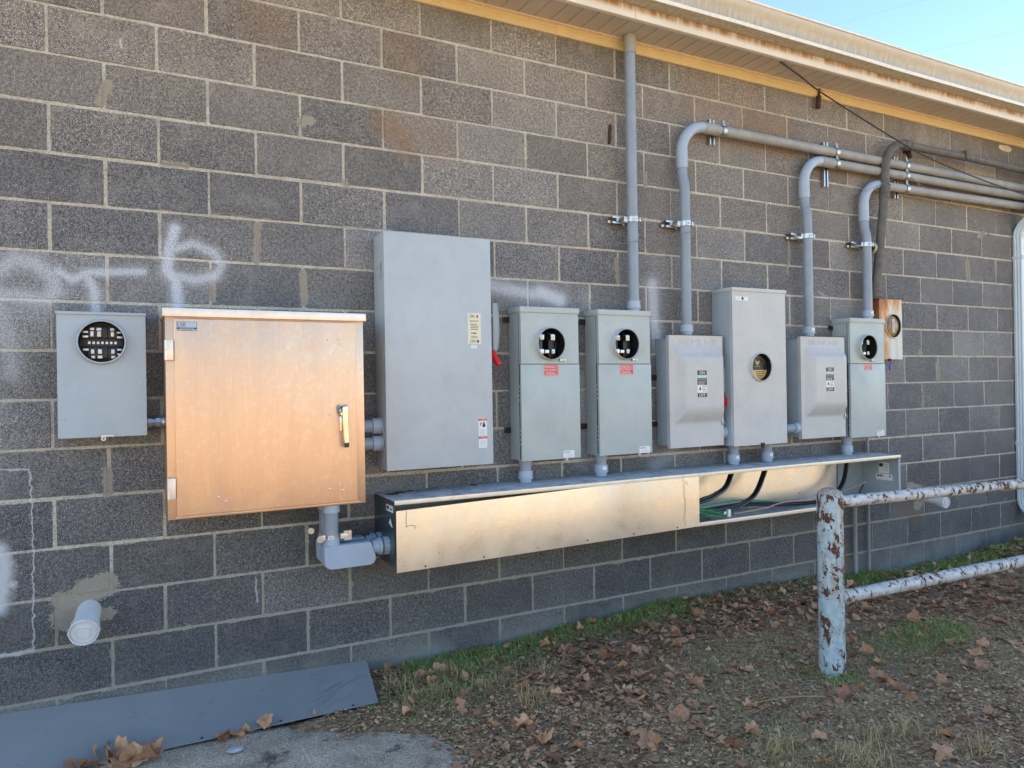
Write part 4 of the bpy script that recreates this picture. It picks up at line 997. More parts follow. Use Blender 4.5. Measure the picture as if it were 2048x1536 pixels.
# --- safety switches with pressed covers
def switch(x0, x1, z0, z1, d, label, st_px, lab_px, latch_px, hpx):
    t = thing('safety_switch', label, 'safety switch', ((x0+x1)/2, -d/2, z0), 'grey safety switches with pressed bulging covers')
    bm = B(); box(bm, x0+0.006, x1-0.004, -d+0.022, -0.005, z0+0.012, z1-0.022, 0.003); part('body', bm, m_blue, t)
    bm = B(); box(bm, x0+0.004, x1-0.002, -d+0.030, -0.004, z1-0.024, z1-0.018, 0.001); part('rain_flange', bm, m_blue, t)
    # cover: pan with raised panel
    y = -d; hgt = 0.042; W_, H_ = x1-x0, z1-z0
    # grid lines of the pressing
    ox0, ox1, oz0, oz1 = x0+0.030, x1-0.020, z0+0.155*H_/0.67*0.67, z1-0.070
    oz0 = z0+0.150; ix0, ix1, iz0, iz1 = x0+0.100, x1-0.034, oz0+0.095, oz1-0.075
    bm = B()
    def H(x, z):
        def s(t): t = max(0, min(1, t)); return t
        fx = s((x-ox0)/(ix0-ox0)); gx = s((ox1-x)/(ox1-ix1)); fz = s((z-oz0)/(iz0-oz0)); gz_ = s((oz1-z)/(oz1-iz1))
        f = lambda t: math.sin(t*PI/2)**0.9
        g = lambda t: t*t*(3-2*t)
        gzz = 0.30*s(gz_*3.5)+0.70*g(s((gz_-0.30)/0.70))
        return hgt*min(g(fx) if True else 0, f(gx), f(fz), gzz)
    nx_, nz_ = 44, 60
    gxs = [x0+W_*i/nx_ for i in range(nx_+1)]; gzs = [z0+H_*i/nz_ for i in range(nz_+1)]
    vs = [[bm.verts.new((x, y-H(x, z), z)) for z in gzs] for x in gxs]
    for i in range(nx_):
        for j in range(nz_): bm.faces.new((vs[i][j], vs[i+1][j], vs[i+1][j+1], vs[i][j+1]))
    # returned edges
    for seq in ([vs[i][0] for i in range(nx_+1)], [vs[i][-1] for i in range(nx_+1)], vs[0], vs[-1]):
        bk = [bm.verts.new((v.co.x, y+0.028, v.co.z)) for v in seq]
        for a in range(len(seq)-1): bm.faces.new((seq[a], seq[a+1], bk[a+1], bk[a]))
    cv = part('cover', bm, m_warm, t, smooth=40)
    bm = B(); box(bm, x0-0.002, x1+0.002, y-0.004, y+0.03, z1, z1+0.003); part('gasket_edge', bm, m_dark, t, smooth=0)
    q = W(*lab_px[0], y); q2 = W(*lab_px[1], y)
    text('SIEMENS', (q.x+q2.x)/2, (q.z+q2.z)/2, abs(q.z-q2.z), y+0.001, m_warm, cv, name='embossed_lettering', width=q2.x-q.x, ext=0.0035)
    ys = y-hgt
    q0 = W(*st_px[0], ys); q1 = W(*st_px[1], ys); X0, X1, Z0, Z1 = q0.x, q1.x, q1.z, q0.z; Hh = Z1-Z0; cx = (X0+X1)/2; ww = X1-X0
    st = sticker(t, X0, X1, Z0, Z1, ys, m_stw)
    for (a, b, mt, nm) in ((0, 0.17, m_stb, 'black_band'), (0.29, 0.55, m_stb, 'brown_band'), (0.84, 1.0, m_stb, 'black_band'), (0.17, 0.29, m_stg, 'mint_band')):
        bm = B(); box(bm, X0, X1, ys-0.001, ys-0.0006, Z1-Hh*b+0.0003, Z1-Hh*a); part(nm, bm, mt, st, smooth=0)
    text('ON', cx, Z1-Hh*0.085, Hh*0.115, ys-0.001, m_stw, st, width=ww*0.55); text('OFF', cx, Z0+Hh*0.08, Hh*0.115, ys-0.001, m_stw, st, width=ww*0.7)
    text('SIEMENS', cx, Z1-Hh*0.23, Hh*0.055, ys-0.001, m_stw, st, width=ww*0.8)
    text('General Duty', cx, Z1-Hh*0.335, Hh*0.045, ys-0.001, m_stw, st, width=ww*0.75); text('Safety Switch', cx, Z1-Hh*0.405, Hh*0.045, ys-0.001, m_stw, st, width=ww*0.8)
    small_print(cx, Z1-Hh*0.44, Z1-Hh*0.54, ww*0.85, 2, ys-0.001, m_stw, st, 3)
    bm = B(); lathe(bm, (X0+ww*0.28, ys-0.0006, Z0+Hh*0.30), (0, -1, 0), [(0, 0.007), (0.0006, 0.007)], 12); box(bm, X0+ww*0.22, X0+ww*0.32, ys-0.0012, ys-0.0006, Z0+Hh*0.30, Z0+Hh*0.39); part('hand_symbol', bm, m_ink, st)
    small_print(cx+ww*0.22, Z0+Hh*0.42, Z0+Hh*0.20, ww*0.45, 4, ys-0.0006, m_red, st, 4)
    q = W(*latch_px, y); bm = B(); box(bm, q.x-0.005, q.x+0.006, y-0.010, y, q.z-0.016, q.z+0.016, 0.002); tube(bm, [(q.x+0.002, y-0.012, q.z+0.005), (q.x+0.012, y-0.016, q.z-0.002), (q.x+0.004, y-0.014, q.z-0.012)], 0.003, 6); part('latch', bm, m_zinc, t)
    yh = -0.105
    top = W(hpx[0], hpx[1], yh).z; mid = W(hpx[0], hpx[2], yh).z; low = W(hpx[0], hpx[3], yh).z
    side_handle(t, x1+0.006, yh+0.012, top, mid, m_blue, 0.046, 0.7)
    bm = B(); tube(bm, [(x1-0.004, yh+0.01, (top+mid)/2-0.02), (x1+0.013, yh+0.01, (top+mid)/2-0.02)], 0.01, 10); part('lever_pivot', bm, m_zinc, t)
    bm = B(); box(bm, x1+0.004, x1+0.056, yh-0.020, yh+0.006, low, mid+0.004, 0.006, seg=3); part('red_grip', bm, m_red, t)
    for zc in (z1-0.25, z0+0.14):
        bm = B(); box(bm, x0-0.028, x0+0.02, -0.012, -0.001, zc-0.016, zc+0.016, 0.003); lathe(bm, (x0-0.014, -0.012, zc), (0, -1, 0), [(0, 0.008), (0.006, 0.008)], 6); part('mounting_ear', bm, m_black, t)
    return t
switch(3.101, 3.520, -0.765, -0.094, 0.137, 'grey safety switch with bulging cover, left of the tall box with round window', ((1394.5, 741), (1414, 794)), ((1357, 677), (1432, 691)), (1444, 845), (1455, 725, 795, 812))
switch(4.204, 4.632, -0.763, -0.084, 0.137, 'grey safety switch with bulging cover, between the round window box and last meter box', ((1652, 735), (1668, 782)), ((1616, 680), (1676, 691)), (1689, 832), (1697, 722, 785, 800))

# --- tall meter box with round covered window
fx0, fx1, fz0, fz1, fd = 3.562, 4.024, -0.775, 0.205, 0.178
fb = thing('meter_can', 'tall warm grey box with a round window showing a black and gold disc', 'meter box', ((fx0+fx1)/2, -0.09, fz0))
bm = B(); shell(bm, fx0+0.002, fx1-0.002, fz0+0.002, fz1-0.005, fd-0.003); part('housing', bm, m_blue, fb, smooth=0)
fcx, fcz = 3.796, -0.288
bm = B(); plate_hole(bm, fx0, fx1, fz0, fz1-0.022, fcx, fcz, 0.090, -fd); box(bm, fx0, fx0+0.002, -fd, -fd+0.02, fz0, fz1-0.022); box(bm, fx1-0.002, fx1, -fd, -fd+0.02, fz0, fz1-0.022); box(bm, fx0, fx1, -fd+0.0005, -fd+0.02, fz0, fz0+0.002)
part('front_cover', bm, m_warm, fb, smooth=0)
bm = B(); box(bm, fx0-0.003, fx1+0.003, -fd-0.007, -0.005, fz1-0.022, fz1, 0.002); part('hood', bm, m_warm, fb)
ring_part(fb, fcx, fcz, 0.084, -fd, 0.016, m_warm, 0.007)
bm = B(); lathe(bm, (fcx, -fd+0.028, fcz), (0, -1, 0), [(0, 0.083), (0.004, 0.083)], 48); disc = part('window_disc', bm, m_black, fb)
yd = -fd+0.0235
bm = B(); N = 40; pts = []
for k in range(N+1):
    a = PI+PI*k/N
    a = math.asin(-0.22)-(PI+2*math.asin(-0.22))*0 if False else (PI+0.22)+(PI-0.44)*k/N
    pts.append((fcx+0.080*math.cos(a), fcz+0.080*math.sin(a)))
v0 = [bm.verts.new((x, yd, z)) for x, z in pts]; bm.faces.new(v0); r = bmesh.ops.extrude_face_region(bm, geom=list(bm.faces))
for v in [g for g in r['geom'] if isinstance(g, bmesh.types.BMVert)]: v.co.y -= 0.0006
part('gold_half', bm, m_gold, disc, smooth=0)
bm = B()
for k in range(4): box(bm, fcx-0.015+0.004*k, fcx+0.064-0.010*k, yd-0.0012, yd-0.0006, fcz-0.030-0.0115*k, fcz-0.0255-0.0115*k)
part('black_stripes', bm, m_ink, disc, smooth=0)
bm = B()
for dx, h in ((-0.014, 0.014), (-0.005, 0.009), (0.005, 0.009), (0.014, 0.014)): box(bm, fcx-0.002+dx-0.003, fcx-0.002+dx+0.003, yd-0.0006, yd, fcz+0.028, fcz+0.028+h, 0.0)
lathe(bm, (fcx-0.002, yd, fcz+0.026), (0, -1, 0), [(0, 0.011), (0.0006, 0.011)], 16)
for k in range(26):
    a = PI*0.12+PI*0.76*k/26; a2 = a+PI*0.6/26
    q = [(fcx+rr*math.cos(t), fcz+rr*math.sin(t)) for rr, t in ((0.066, a), (0.068, a), (0.068, a2), (0.066, a2))]
    bm.faces.new([bm.verts.new((x, yd-0.0004, z)) for x, z in q])
part('gold_emblem', bm, m_gold, disc, smooth=0)
text('MILBANK', fcx-0.002, fcz+0.006, 0.007, yd, m_gold, disc, width=0.042)
q0 = W(1471, 592.5, -fd); q1 = W(1496, 601.5, -fd); st = sticker(fb, q0.x, q1.x, q1.z, q0.z, -fd, m_stw)
bm = B(); cx = q0.x+(q1.x-q0.x)*0.55; cz = (q0.z+q1.z)/2
box(bm, cx-0.009, cx+0.009, -fd-0.0012, -fd-0.0006, cz-0.004, cz+0.006); box(bm, cx-0.004, cx+0.004, -fd-0.0013, -fd-0.0006, cz-0.010, cz+0.010); part('hand_symbol', bm, m_ink, st)
small_print(q0.x+0.022, q0.z-0.004, q1.z+0.004, 0.03, 3, -fd-0.0006, m_silver, st, 3)
bm = B(); q = W(1521, 847, -fd); lathe(bm, (q.x, -fd, q.z), (0, -1, 0), [(0, 0.024), (0.0012, 0.024), (0.0012, 0.0215), (0, 0.0215)], 28, capends=False); part('knockout', bm, m_warm, fb)
bm = B(); q = W(1525, 889, -fd); box(bm, q.x-0.014, q.x+0.012, -fd-0.010, -fd, fz0-0.006, fz0+0.012, 0.002); lathe(bm, (q.x-0.004, -fd-0.006, fz0-0.012), (0, -1, 0), [(0, 0.008), (0.005, 0.008)], 10); part('seal_latch', bm, m_rustd, fb)

# --- old rusty meter socket
rx0, rx1, rz0, rz1, rd = 5.088, 5.345, -0.232, 0.206, 0.075
rb = thing('rusty_meter_socket', 'old white meter socket streaked with orange rust, behind the last meter box', 'meter socket', ((rx0+rx1)/2, -rd/2, rz0))
bm = B(); shell(bm, rx0, rx1, rz0, rz1, rd-0.003); part('housing', bm, m_rbox, rb, smooth=0)
rcx, rcz = 5.236, 0.012
bm = B(); plate_hole(bm, rx0-0.002, rx1+0.001, rz0, rz1, rcx, rcz, 0.090, -rd); box(bm, rx0-0.002, rx0, -rd, -rd+0.02, rz0, rz1); part('cover', bm, m_rbox, rb, smooth=0)
ring_part(rb, rcx, rcz, 0.084, -rd, 0.014, m_rbox, 0.008)
bm = B(); lathe(bm, (rcx, -rd+0.02, rcz), (0, -1, 0), [(0, 0.083), (0.01, 0.083), (0.022, 0.070), (0.026, 0.04), (0.027, 0.001)], 40, capends=False)
t = NT('yellowed_glass'); t.set(Base_Color=t.ramp(t.noise(22, 5), [(0.3, (0.07, 0.045, 0.018)), (0.7, (0.40, 0.27, 0.12))]), Roughness=0.22)
part('meter_glass', bm, t.m, rb, smooth=60)
bm = B(); box(bm, rcx-0.02, rcx+0.012, -rd-0.012, -rd, rcz-0.05, rcz+0.05); part('dial_bar', bm, m_foam, rb)
tg = W(1779, 727, -rd)
bm = B(); box(bm, tg.x-0.018, tg.x+0.014, -rd-0.008, -rd, rz0-0.012, rz0+0.004, 0.002); part('hasp', bm, m_rustd, rb)
bm = B(); tube(bm, [(tg.x-0.004, -rd-0.006, rz0-0.006), (tg.x+0.006, -rd-0.006, rz0-0.040), (tg.x, -rd-0.004, rz0-0.045)], 0.0016, 5); box(bm, tg.x-0.013, tg.x+0.014, -rd-0.009, -rd-0.003, rz0-0.080, rz0-0.042, 0.002)
solo('seal_tag', bm, m_bluep, 'small blue plastic seal hanging under the rusty meter socket', 'tag')

# ------------------------------------------------------------------ wireway trough
gx0, gxm, gx1, gd, gzt, gzb = 1.347, 3.156, 4.960, 0.308, -0.897, -1.198
tr = thing('wireway', 'long galvanized wiring trough on the wall below the boxes, its right half open', 'wireway', (3.15, -0.15, gzb))
for (a, b, nm) in ((gx0, gxm-0.001, 'top_plate'), (gxm+0.001, gx1, 'top_plate')):
    bm = B(); box(bm, a, b, -gd-0.004, -0.002, gzt-0.003, gzt, 0.001); part(nm, bm, m_dust, tr)
    bm = B(); box(bm, a, b, -gd-0.0065, -gd-0.0042, gzt-0.020, gzt+0.0005, 0.001); part('front_lip', bm, m_lip, tr)
bm = B(); box(bm, gx0+0.001, gx1-0.002, -0.006, -0.0025, gzb, gzt-0.004); part('back_plate', bm, m_galv, tr)
bm = B(); box(bm, gx0+0.001, gxm-0.001, -gd, -0.007, gzb-0.003, gzb); part('bottom_plate', bm, m_galv, tr)
bm = B(); box(bm, gxm+0.001, gx1-0.002, -gd, -0.007, gzb-0.003, gzb); part('bottom_plate', bm, m_dust, tr)
bm = B(); box(bm, gxm+0.001, gx1-0.002, -gd-0.003, -gd-0.0005, gzb-0.004, gzb+0.018, 0.001); part('bottom_lip', bm, m_lip, tr)
bm = B(); box(bm, gx0, gx0+0.002, -gd, -0.003, gzb-0.006, gzt-0.004); part('left_end', bm, m_end, tr, smooth=0)
bm = B(); box(bm, gx1-0.002, gx1, -gd-0.002, -0.003, gzb-0.003, gzt-0.0035); box(bm, gx1-0.022, gx1-0.0025, -gd-0.002, -gd, gzb, gzt-0.027); part('right_end', bm, m_inner, tr, smooth=0)
bm = B(); box(bm, 4.70, gx1-0.003, -0.010, -0.0065, gzb, gzt-0.005); box(bm, 4.70, 4.703, -0.012, -0.006, gzb, gzt-0.005); part('back_patch', bm, m_inner, tr, smooth=0)
# hanging cover, gaping at its top left
c = [Vector((gx0+0.004, -gd-0.014, W(790, 1023, -gd-0.014).z)), Vector((gxm-0.002, -gd-0.009, gzt-0.004-0.018)), Vector((gxm-0.002, -gd-0.008, W(1395, 1053, -gd-0.008).z)), Vector((gx0+0.004, -gd-0.012, W(791, 1147, -gd-0.012).z))]
bm = B(); NX, NZ = 24, 4; gr = []
for i in range(NX+1):
    col = []
    for j in range(NZ+1):
        s, t_ = i/NX, j/NZ; p = (c[0]*(1-s)+c[1]*s)*(1-t_)+(c[3]*(1-s)+c[2]*s)*t_
        if j == 0: p.z = min(gzt-0.018, c[0].z+(gzt-0.018-c[0].z)*min(1, s/0.62))
        p.y -= 0.003*math.sin(PI*s)*math.sin(PI*t_); col.append(bm.verts.new(p))
    gr.append(col)
for i in range(NX):
    for j in range(NZ): bm.faces.new((gr[i][j], gr[i+1][j], gr[i+1][j+1], gr[i][j+1]))
r = bmesh.ops.extrude_face_region(bm, geom=list(bm.faces))
for v in [g for g in r['geom'] if isinstance(g, bmesh.types.BMVert)]: v.co.y += 0.0018
cov = part('cover', bm, m_galv, tr, smooth=30)
for u, v in ((851, 1132.5), (968, 1114), (1076, 1095.5), (1175, 1081), (1268, 1067.5), (1355, 1055)):
    q = W(u, v, -gd-0.0135); bm = B(); lathe(bm, (q.x, q.y, q.z), (0, -1, 0), [(0, 0.0045), (0.0004, 0.0045)], 10); part('screw_hole', bm, m_zinc if u == 1076 else m_dark, cov)
# marks on the cover: pencil squiggles
bm = B()
def scribble(pts, w=0.0011):
    P_ = smooth_path([W(u, v, -gd-0.0145) for u, v in pts], 5); tube(bm, P_, w, 4)
scribble([(1368, 957), (1369, 985), (1371, 1010), (1370, 1040), (1372, 1052)]); scribble([(1372, 962), (1376, 970)]); scribble([(813, 1022), (812, 1040), (813, 1055)]); scribble([(813, 1053), (829, 1051), (829, 1058)])
part('pencil_marks', bm, m_ink, cov)
# end stickers
def side_sticker(parent, x, pts, mat, nm='sticker'):
    bm = B(); v = [bm.verts.new((x, y, z)) for y, z in pts]; bm.faces.new(v); r = bmesh.ops.extrude_face_region(bm, geom=list(bm.faces))
    for q in [g for g in r['geom'] if isinstance(g, bmesh.types.BMVert)]: q.co.x -= 0.0008
    return part(nm, bm, mat, parent, smooth=0)
st = side_sticker(tr, gx0-0.0002, [(-0.19, -0.925), (-0.29, -0.925), (-0.29, -0.955), (-0.19, -0.955)], m_stw)
side_sticker(st, gx0-0.0011, [(-0.20, -0.932), (-0.235, -0.932), (-0.235, -0.945), (-0.20, -0.945)], m_ink, 'print'); side_sticker(st, gx0-0.0011, [(-0.25, -0.938), (-0.28, -0.938), (-0.28, -0.945), (-0.25, -0.945)], m_ink, 'print')
side_sticker(tr, gx0-0.0002, [(-0.25, -0.985), (-0.28, -1.025), (-0.225, -1.012)], m_stw)
# fallen data labels glued on the right end, facing into the trough
st = side_sticker(tr, gx1-0.0021, [(-0.145, -0.960), (-0.225, -0.960), (-0.225, -1.035), (-0.145, -1.035)], m_stw)
side_sticker(st, gx1-0.0030, [(-0.150, -0.966), (-0.180, -0.966), (-0.180, -0.990), (-0.150, -0.990)], m_ink, 'print')
for k in range(4): side_sticker(st, gx1-0.0030, [(-0.188, -0.970-0.014*k), (-0.218, -0.970-0.014*k), (-0.218, -0.975-0.014*k), (-0.188, -0.975-0.014*k)], m_silver, 'print')
st = side_sticker(tr, gx1-0.0021, [(-0.125, -1.040), (-0.250, -1.040), (-0.250, -1.082), (-0.125, -1.082)], m_stw)
for a, b in ((-0.135, -0.150), (-0.155, -0.165), (-0.170, -0.178), (-0.228, -0.238)): side_sticker(st, gx1-0.0030, [(a, -1.047), (b, -1.047), (b, -1.060), (a, -1.060)], m_ink, 'print')

# cables in the trough
yc = -0.17
CG = 'black power cables bundled in the open trough'
def cable(pts, r, mat, label, group=None, nm='cable', strands=1, spread=0.013):
    if strands == 1:
        bm = B(); tube(bm, smooth_path(pts, 8), r, 10); return solo(nm, bm, mat, label, 'cable', group)
    t = thing(nm, label, 'cable', pts[0], group)
    for s in range(strands):
        a = 2*PI*s/strands+0.5; o = Vector((math.cos(a)*spread*0.6, math.sin(a)*spread, math.sin(a+1)*spread*0.5)); k = 0.006
        bm = B(); tube(bm, smooth_path([Vector(p)+o*(0.8+0.5*i/len(pts)) for i, p in enumerate(pts)], 8), r, 10); part('strand', bm, mat, t)
    return t
f1 = Vector((3.653, -0.10, gzt-0.004)); f2 = Vector((3.944, -0.10, gzt-0.004)); h1 = Vector((4.715, -0.08, gzt-0.004))
cable([f1+Vector((-0.02, 0, 0.0)), W(1452, 972, -0.13), W(1424, 993, -0.17), W(1399, 1003, -0.19), W(1340, 1030, -0.2)], 0.0095, m_cable, 'leftmost black cable bundle curving down from the trough top', None, strands=3, spread=0.012)
cable([f2+Vector((-0.02, 0, 0)), W(1512, 984, -0.13), W(1478, 1011, -0.18), W(1440, 1022, -0.20), W(1395, 1026, -0.21), (3.0, -0.2, -1.18)], 0.0095, m_cable, 'middle black cable bundle sweeping left along the trough floor', None, strands=3, spread=0.012)
cable([h1, W(1688, 958, -0.10), W(1670, 986, -0.12), W(1640, 1002, -0.13), W(1560, 1008, -0.13), W(1480, 1010, -0.12), (3.0, -0.12, -1.175)], 0.0085, m_cable, 'rightmost black cable dropping beside the flaking post and running left', None, strands=3, spread=0.010)
for k, (v0, y0) in enumerate(((1003, -0.09), (1007, -0.10))):
    cable([W(1640, v0, y0), W(1560, v0+1, y0), W(1470, v0-2+k*5, y0), (3.05, y0, -1.16)], 0.0035, m_green_w if k == 0 else m_cable, 'thin green ground wire lying along the back of the trough' if k == 0 else 'thin black wire lying along the trough back beside the green one')
cable([W(1733, 963, -0.16), W(1716, 971, -0.15), W(1690, 980, -0.15), W(1635, 998, -0.20), W(1570, 1004, -0.23), W(1530, 1016, -0.25), W(1467, 1028, -0.28)], 0.0045, m_copper, 'pinkish copper wire running along the open trough floor', None, 'wire')
cable([W(1718, 987, -0.13), W(1722, 978, -0.14), W(1727, 968, -0.15)], 0.006, m_cable, 'short black cable stub standing near right end of the trough', None, 'cable_stub')
gw = thing('ground_wires', 'bright green ground wires bunched at a white tag in the open trough', 'wires', W(1455, 1030, -0.28))
for k in range(5):
    bm = B(); e = W(1455-k*2, 1027+k*2.2, -0.285+0.006*k); s = W(1398, 1017+k*2.5, -0.25-0.005*k); tube(bm, smooth_path([s+Vector((-0.15, 0.02, 0.01)), s, (s+e)/2+Vector((0, 0, 0.008-0.005*k)), e], 5), 0.0024, 8); part('strand', bm, m_green_w if k % 2 else plain('dark_green_wire_skin', (0.015, 0.2, 0.05), 0.4), gw)
bm = B(); q = W(1460, 1026, -0.285); box(bm, q.x-0.016, q.x+0.004, q.y-0.004, q.y+0.01, q.z-0.022, q.z+0.022, 0.001); box(bm, q.x-0.045, q.x-0.030, q.y-0.002, q.y+0.004, q.z-0.004, q.z+0.012, 0.001); part('white_tag', bm, m_stw, gw)

# ------------------------------------------------------------------ conduits
def pipe_thing(label, segs, mat, r=0.0315, group=None, loc=None, name='conduit'):
    "segs: list of (partname, pts, mat, rscale)"
    t = thing(name, label, 'conduit', loc or segs[0][1][0], group)
    for nm, pts, m_, rs in segs:
        bm = B(); tube(bm, pts, r*rs, 24); part(nm, bm, m_ or mat, t)
    return t
def terminal(parent, x, y, z, up=True, r=0.0315, tag_=True):
    s = 1 if up else -1
    bm = B(); lathe(bm, (x, y, z), (0, 0, s), [(0, r*1.02), (0.018, r*1.02), (0.019, r*1.28), (0.030, r*1.28), (0.031, r*1.22), (0.062, r*1.22), (0.063, r*1.0)], 24); p_ = part('coupling', bm, m_pvc_l, parent)
    if tag_:
        bm = B(); w = 0.028
        for k in range(4):
            a0 = -PI/2+(-0.35+0.17*k); a1 = a0+0.17; R = r*1.235
            v = [bm.verts.new((x+R*math.cos(a), y+R*math.sin(a), zz)) for a, zz in ((a0, z+s*0.036), (a1, z+s*0.036), (a1, z+s*0.054), (a0, z+s*0.054))]; bm.faces.new(v)
        part('small_label', bm, m_stw, p_, smooth=0)
RP = 0.0315
zt = gzt
# riser to soffit from meter main 2
x1_ = 2.893
t = pipe_thing('straight grey conduit rising from the second open meter box up to the soffit', [('pipe', [(x1_, -0.08, 0.055), (x1_, -0.08, 1.60)], m_pvc, 1.0), ('sleeve', [(x1_, -0.08, 1.545), (x1_, -0.08, 1.652)], m_pvc_w, 1.12)], m_pvc, RP)
terminal(t, x1_, -0.08, 0.040, True, tag_=False)
def elbow_run(label, xv, yb, yw, z0, zk, zh, R, xend, zend, tag_=True):
    s = []
    zc = zh-R
    s.append(('lower_pipe', [(xv, yb, z0+0.04), (xv, yb, zk-0.16)], m_pvc, 1.0))
    off = bez((xv, yb, zk-0.16), (xv, yb, zk-0.06), (xv, yw, zk-0.10), (xv, yw, zk), 10)
    s.append(('offset_bend', off+[Vector((xv, yw, zc+0.01))], m_pvc, 1.0))
    s.append(('socket', [(xv, yw, zk+0.0), (xv, yw, zc+0.02)], m_pvc_l, 1.13))
    arc = [(xv+R-R*math.cos(a), yw, zc+R*math.sin(a)) for a in [PI/2*i/14 for i in range(15)]]
    s.append(('elbow', arc, m_pvc_l, 1.04))
    s.append(('socket', [(xv+R-0.005, yw, zh), (xv+R+0.12, yw, zh)], m_pvc_w, 1.13))
    s.append(('horizontal_pipe', [(xv+R+0.02, yw, zh), (xend, yw, zend)], m_pvc_w, 1.0))
    t = pipe_thing(label, s, m_pvc, RP); terminal(t, xv, yb, z0, True, tag_=tag_); return t
yw = -0.062
elbow_run('upper bent grey conduit rising from the left safety switch and turning right', 3.287, -0.082, yw, -0.094+0.004, 0.93, 1.206, 0.18, 7.9, 1.218, False)
elbow_run('middle bent grey conduit rising from the right safety switch and turning right', 4.350, -0.082, yw, -0.080, 0.86, 1.130, 0.17, 7.9, 1.152)
elbow_run('lower bent grey conduit rising from the last meter box and turning right', 4.955, -0.082, yw, 0.052, 0.755, 1.035, 0.17, 7.9, 1.075)
# dark weathered conduit
dk = thing('dark_conduit', 'weathered dark conduit climbing from the rusty meter socket and turning right under the eave', 'conduit', (5.11, -0.1, 0.22))
lower = [Vector((5.06, -0.055, 0.205)), Vector((5.085, -0.075, 0.45)), Vector((5.115, -0.09, 0.75)), Vector((5.140, -0.10, 1.02))]
bm = B(); tube(bm, smooth_path(lower, 6), 0.030, 20); part('pipe', bm, m_pvc_d, dk)
arc = [Vector((5.145+0.20-0.20*math.cos(a)+0.012*math.sin(a), -0.10, 1.02+0.13+0.20*math.sin(a))) for a in [PI/2*i/12 for i in range(13)]]
bm = B(); tube(bm, [Vector((5.140, -0.10, 1.0))]+arc, 0.031, 20); part('elbow', bm, m_pvc_d, dk)
e = arc[-1]; bm = B(); tube(bm, [e-Vector((0.01, 0, 0)), (6.2, -0.10, 1.358), (7.9, -0.10, 1.345)], 0.0285, 20); part('horizontal_pipe', bm, m_pvc_d, dk)
bm = B(); tube(bm, [e-Vector((0.005, 0, 0)), e+Vector((0.07, 0, 0))], 0.035, 20); 
for dx in (0.01, 0.055): tube(bm, [e+Vector((dx, 0, 0)), e+Vector((dx+0.01, 0, 0))], 0.038, 20)
part('coupling', bm, m_pvc_d, dk)
bm = B(); c0, c1 = Vector((5.134, -0.098, 0.93)), Vector((5.141, -0.10, 1.03)); tube(bm, [c0, c1], 0.0345, 20)
for s in (0.08, 0.3, 0.7, 0.92): q = c0.lerp(c1, s); tube(bm, [q, q+(c1-c0)*0.08], 0.038, 20)
part('coupling', bm, m_pvc_d, dk)
bm = B(); lathe(bm, (5.062, -0.056, 0.208), (0.1, -0.08, 1), [(0, 0.042), (0.012, 0.042), (0.013, 0.05), (0.03, 0.05), (0.032, 0.040), (0.05, 0.04), (0.052, 0.046), (0.066, 0.046), (0.068, 0.040), (0.082, 0.040), (0.083, 0.034), (0.12, 0.034)], 22); part('hub', bm, m_pvc_d, dk)
bm = B(); q = W(1925, 305, -0.10); box(bm, q.x-0.012, q.x+0.012, -0.14, -0.004, 1.372, 1.40, 0.003); tube(bm, [(q.x, -0.12, 1.385), (q.x-0.07, -0.02, 1.41)], 0.004, 6); box(bm, q.x-0.01, q.x+0.01, -0.142, -0.130, 1.33, 1.39); part('strap', bm, m_pvc_d, dk)

# nipples between boxes and trough
for x, z1_, lab in ((2.157, -0.778, 'short grey conduit nipple under the first open meter box'), (2.645, -0.778, 'short grey conduit nipple under the second open meter box'),
                    (3.652, -0.775, 'left one of the two conduit nipples under the round window box'), (3.944, -0.775, 'right one of the two conduit nipples under the round window box'), (4.715, -0.778, 'short grey conduit nipple under the last meter box')):
    t = thing('conduit_nipple', lab, 'conduit', (x, -0.08, gzt), 'conduit nipples standing on the wireway')
    bm = B(); tube(bm, [(x, -0.08, gzt+0.02), (x, -0.08, z1_)], RP, 24); part('pipe', bm, m_pvc, t)
    terminal(t, x, -0.08, gzt+0.0005, True, tag_=(x > 2.3 and x != 4.715))
    bm = B(); lathe(bm, (x, -0.08, z1_), (0, 0, -1), [(0, RP*1.2), (0.006, RP*1.2), (0.03, RP*1.15), (0.031, RP)], 24); part('collar', bm, m_pvc, t)
def hpipe(x0, x1, y, z, lab, r=RP, endat='R'):
    t = thing('conduit_nipple', lab, 'conduit', ((x0+x1)/2, y, z))
    bm = B(); tube(bm, [(x0, y, z), (x1, y, z)], r, 24); part('pipe', bm, m_pvc, t)
    a, b = (x1-0.050, x1-0.002) if endat == 'R' else (x0+0.002, x0+0.05)
    bm = B(); lathe(bm, (a, y, z), (1, 0, 0), [(0, r*1.2), (b-a-0.012, r*1.22), (b-a-0.011, r*1.3), (b-a-0.001, r*1.3), (b-a, r)], 24); part('coupling', bm, m_pvc_l, t)
hpipe(1.231, 1.361, -0.095, -0.562, 'upper grey conduit between the tan cabinet and tall panel')
hpipe(1.231, 1.361, -0.095, -0.646, 'lower grey conduit between the tan cabinet and tall panel')
hpipe(3.512, 3.562, -0.10, -0.690, 'light grey fitting joining the left safety switch to the round window box', r=0.030)
hpipe(4.022, 4.214, -0.10, -0.690, 'light grey fitting joining the round window box to the right safety switch', r=0.030)

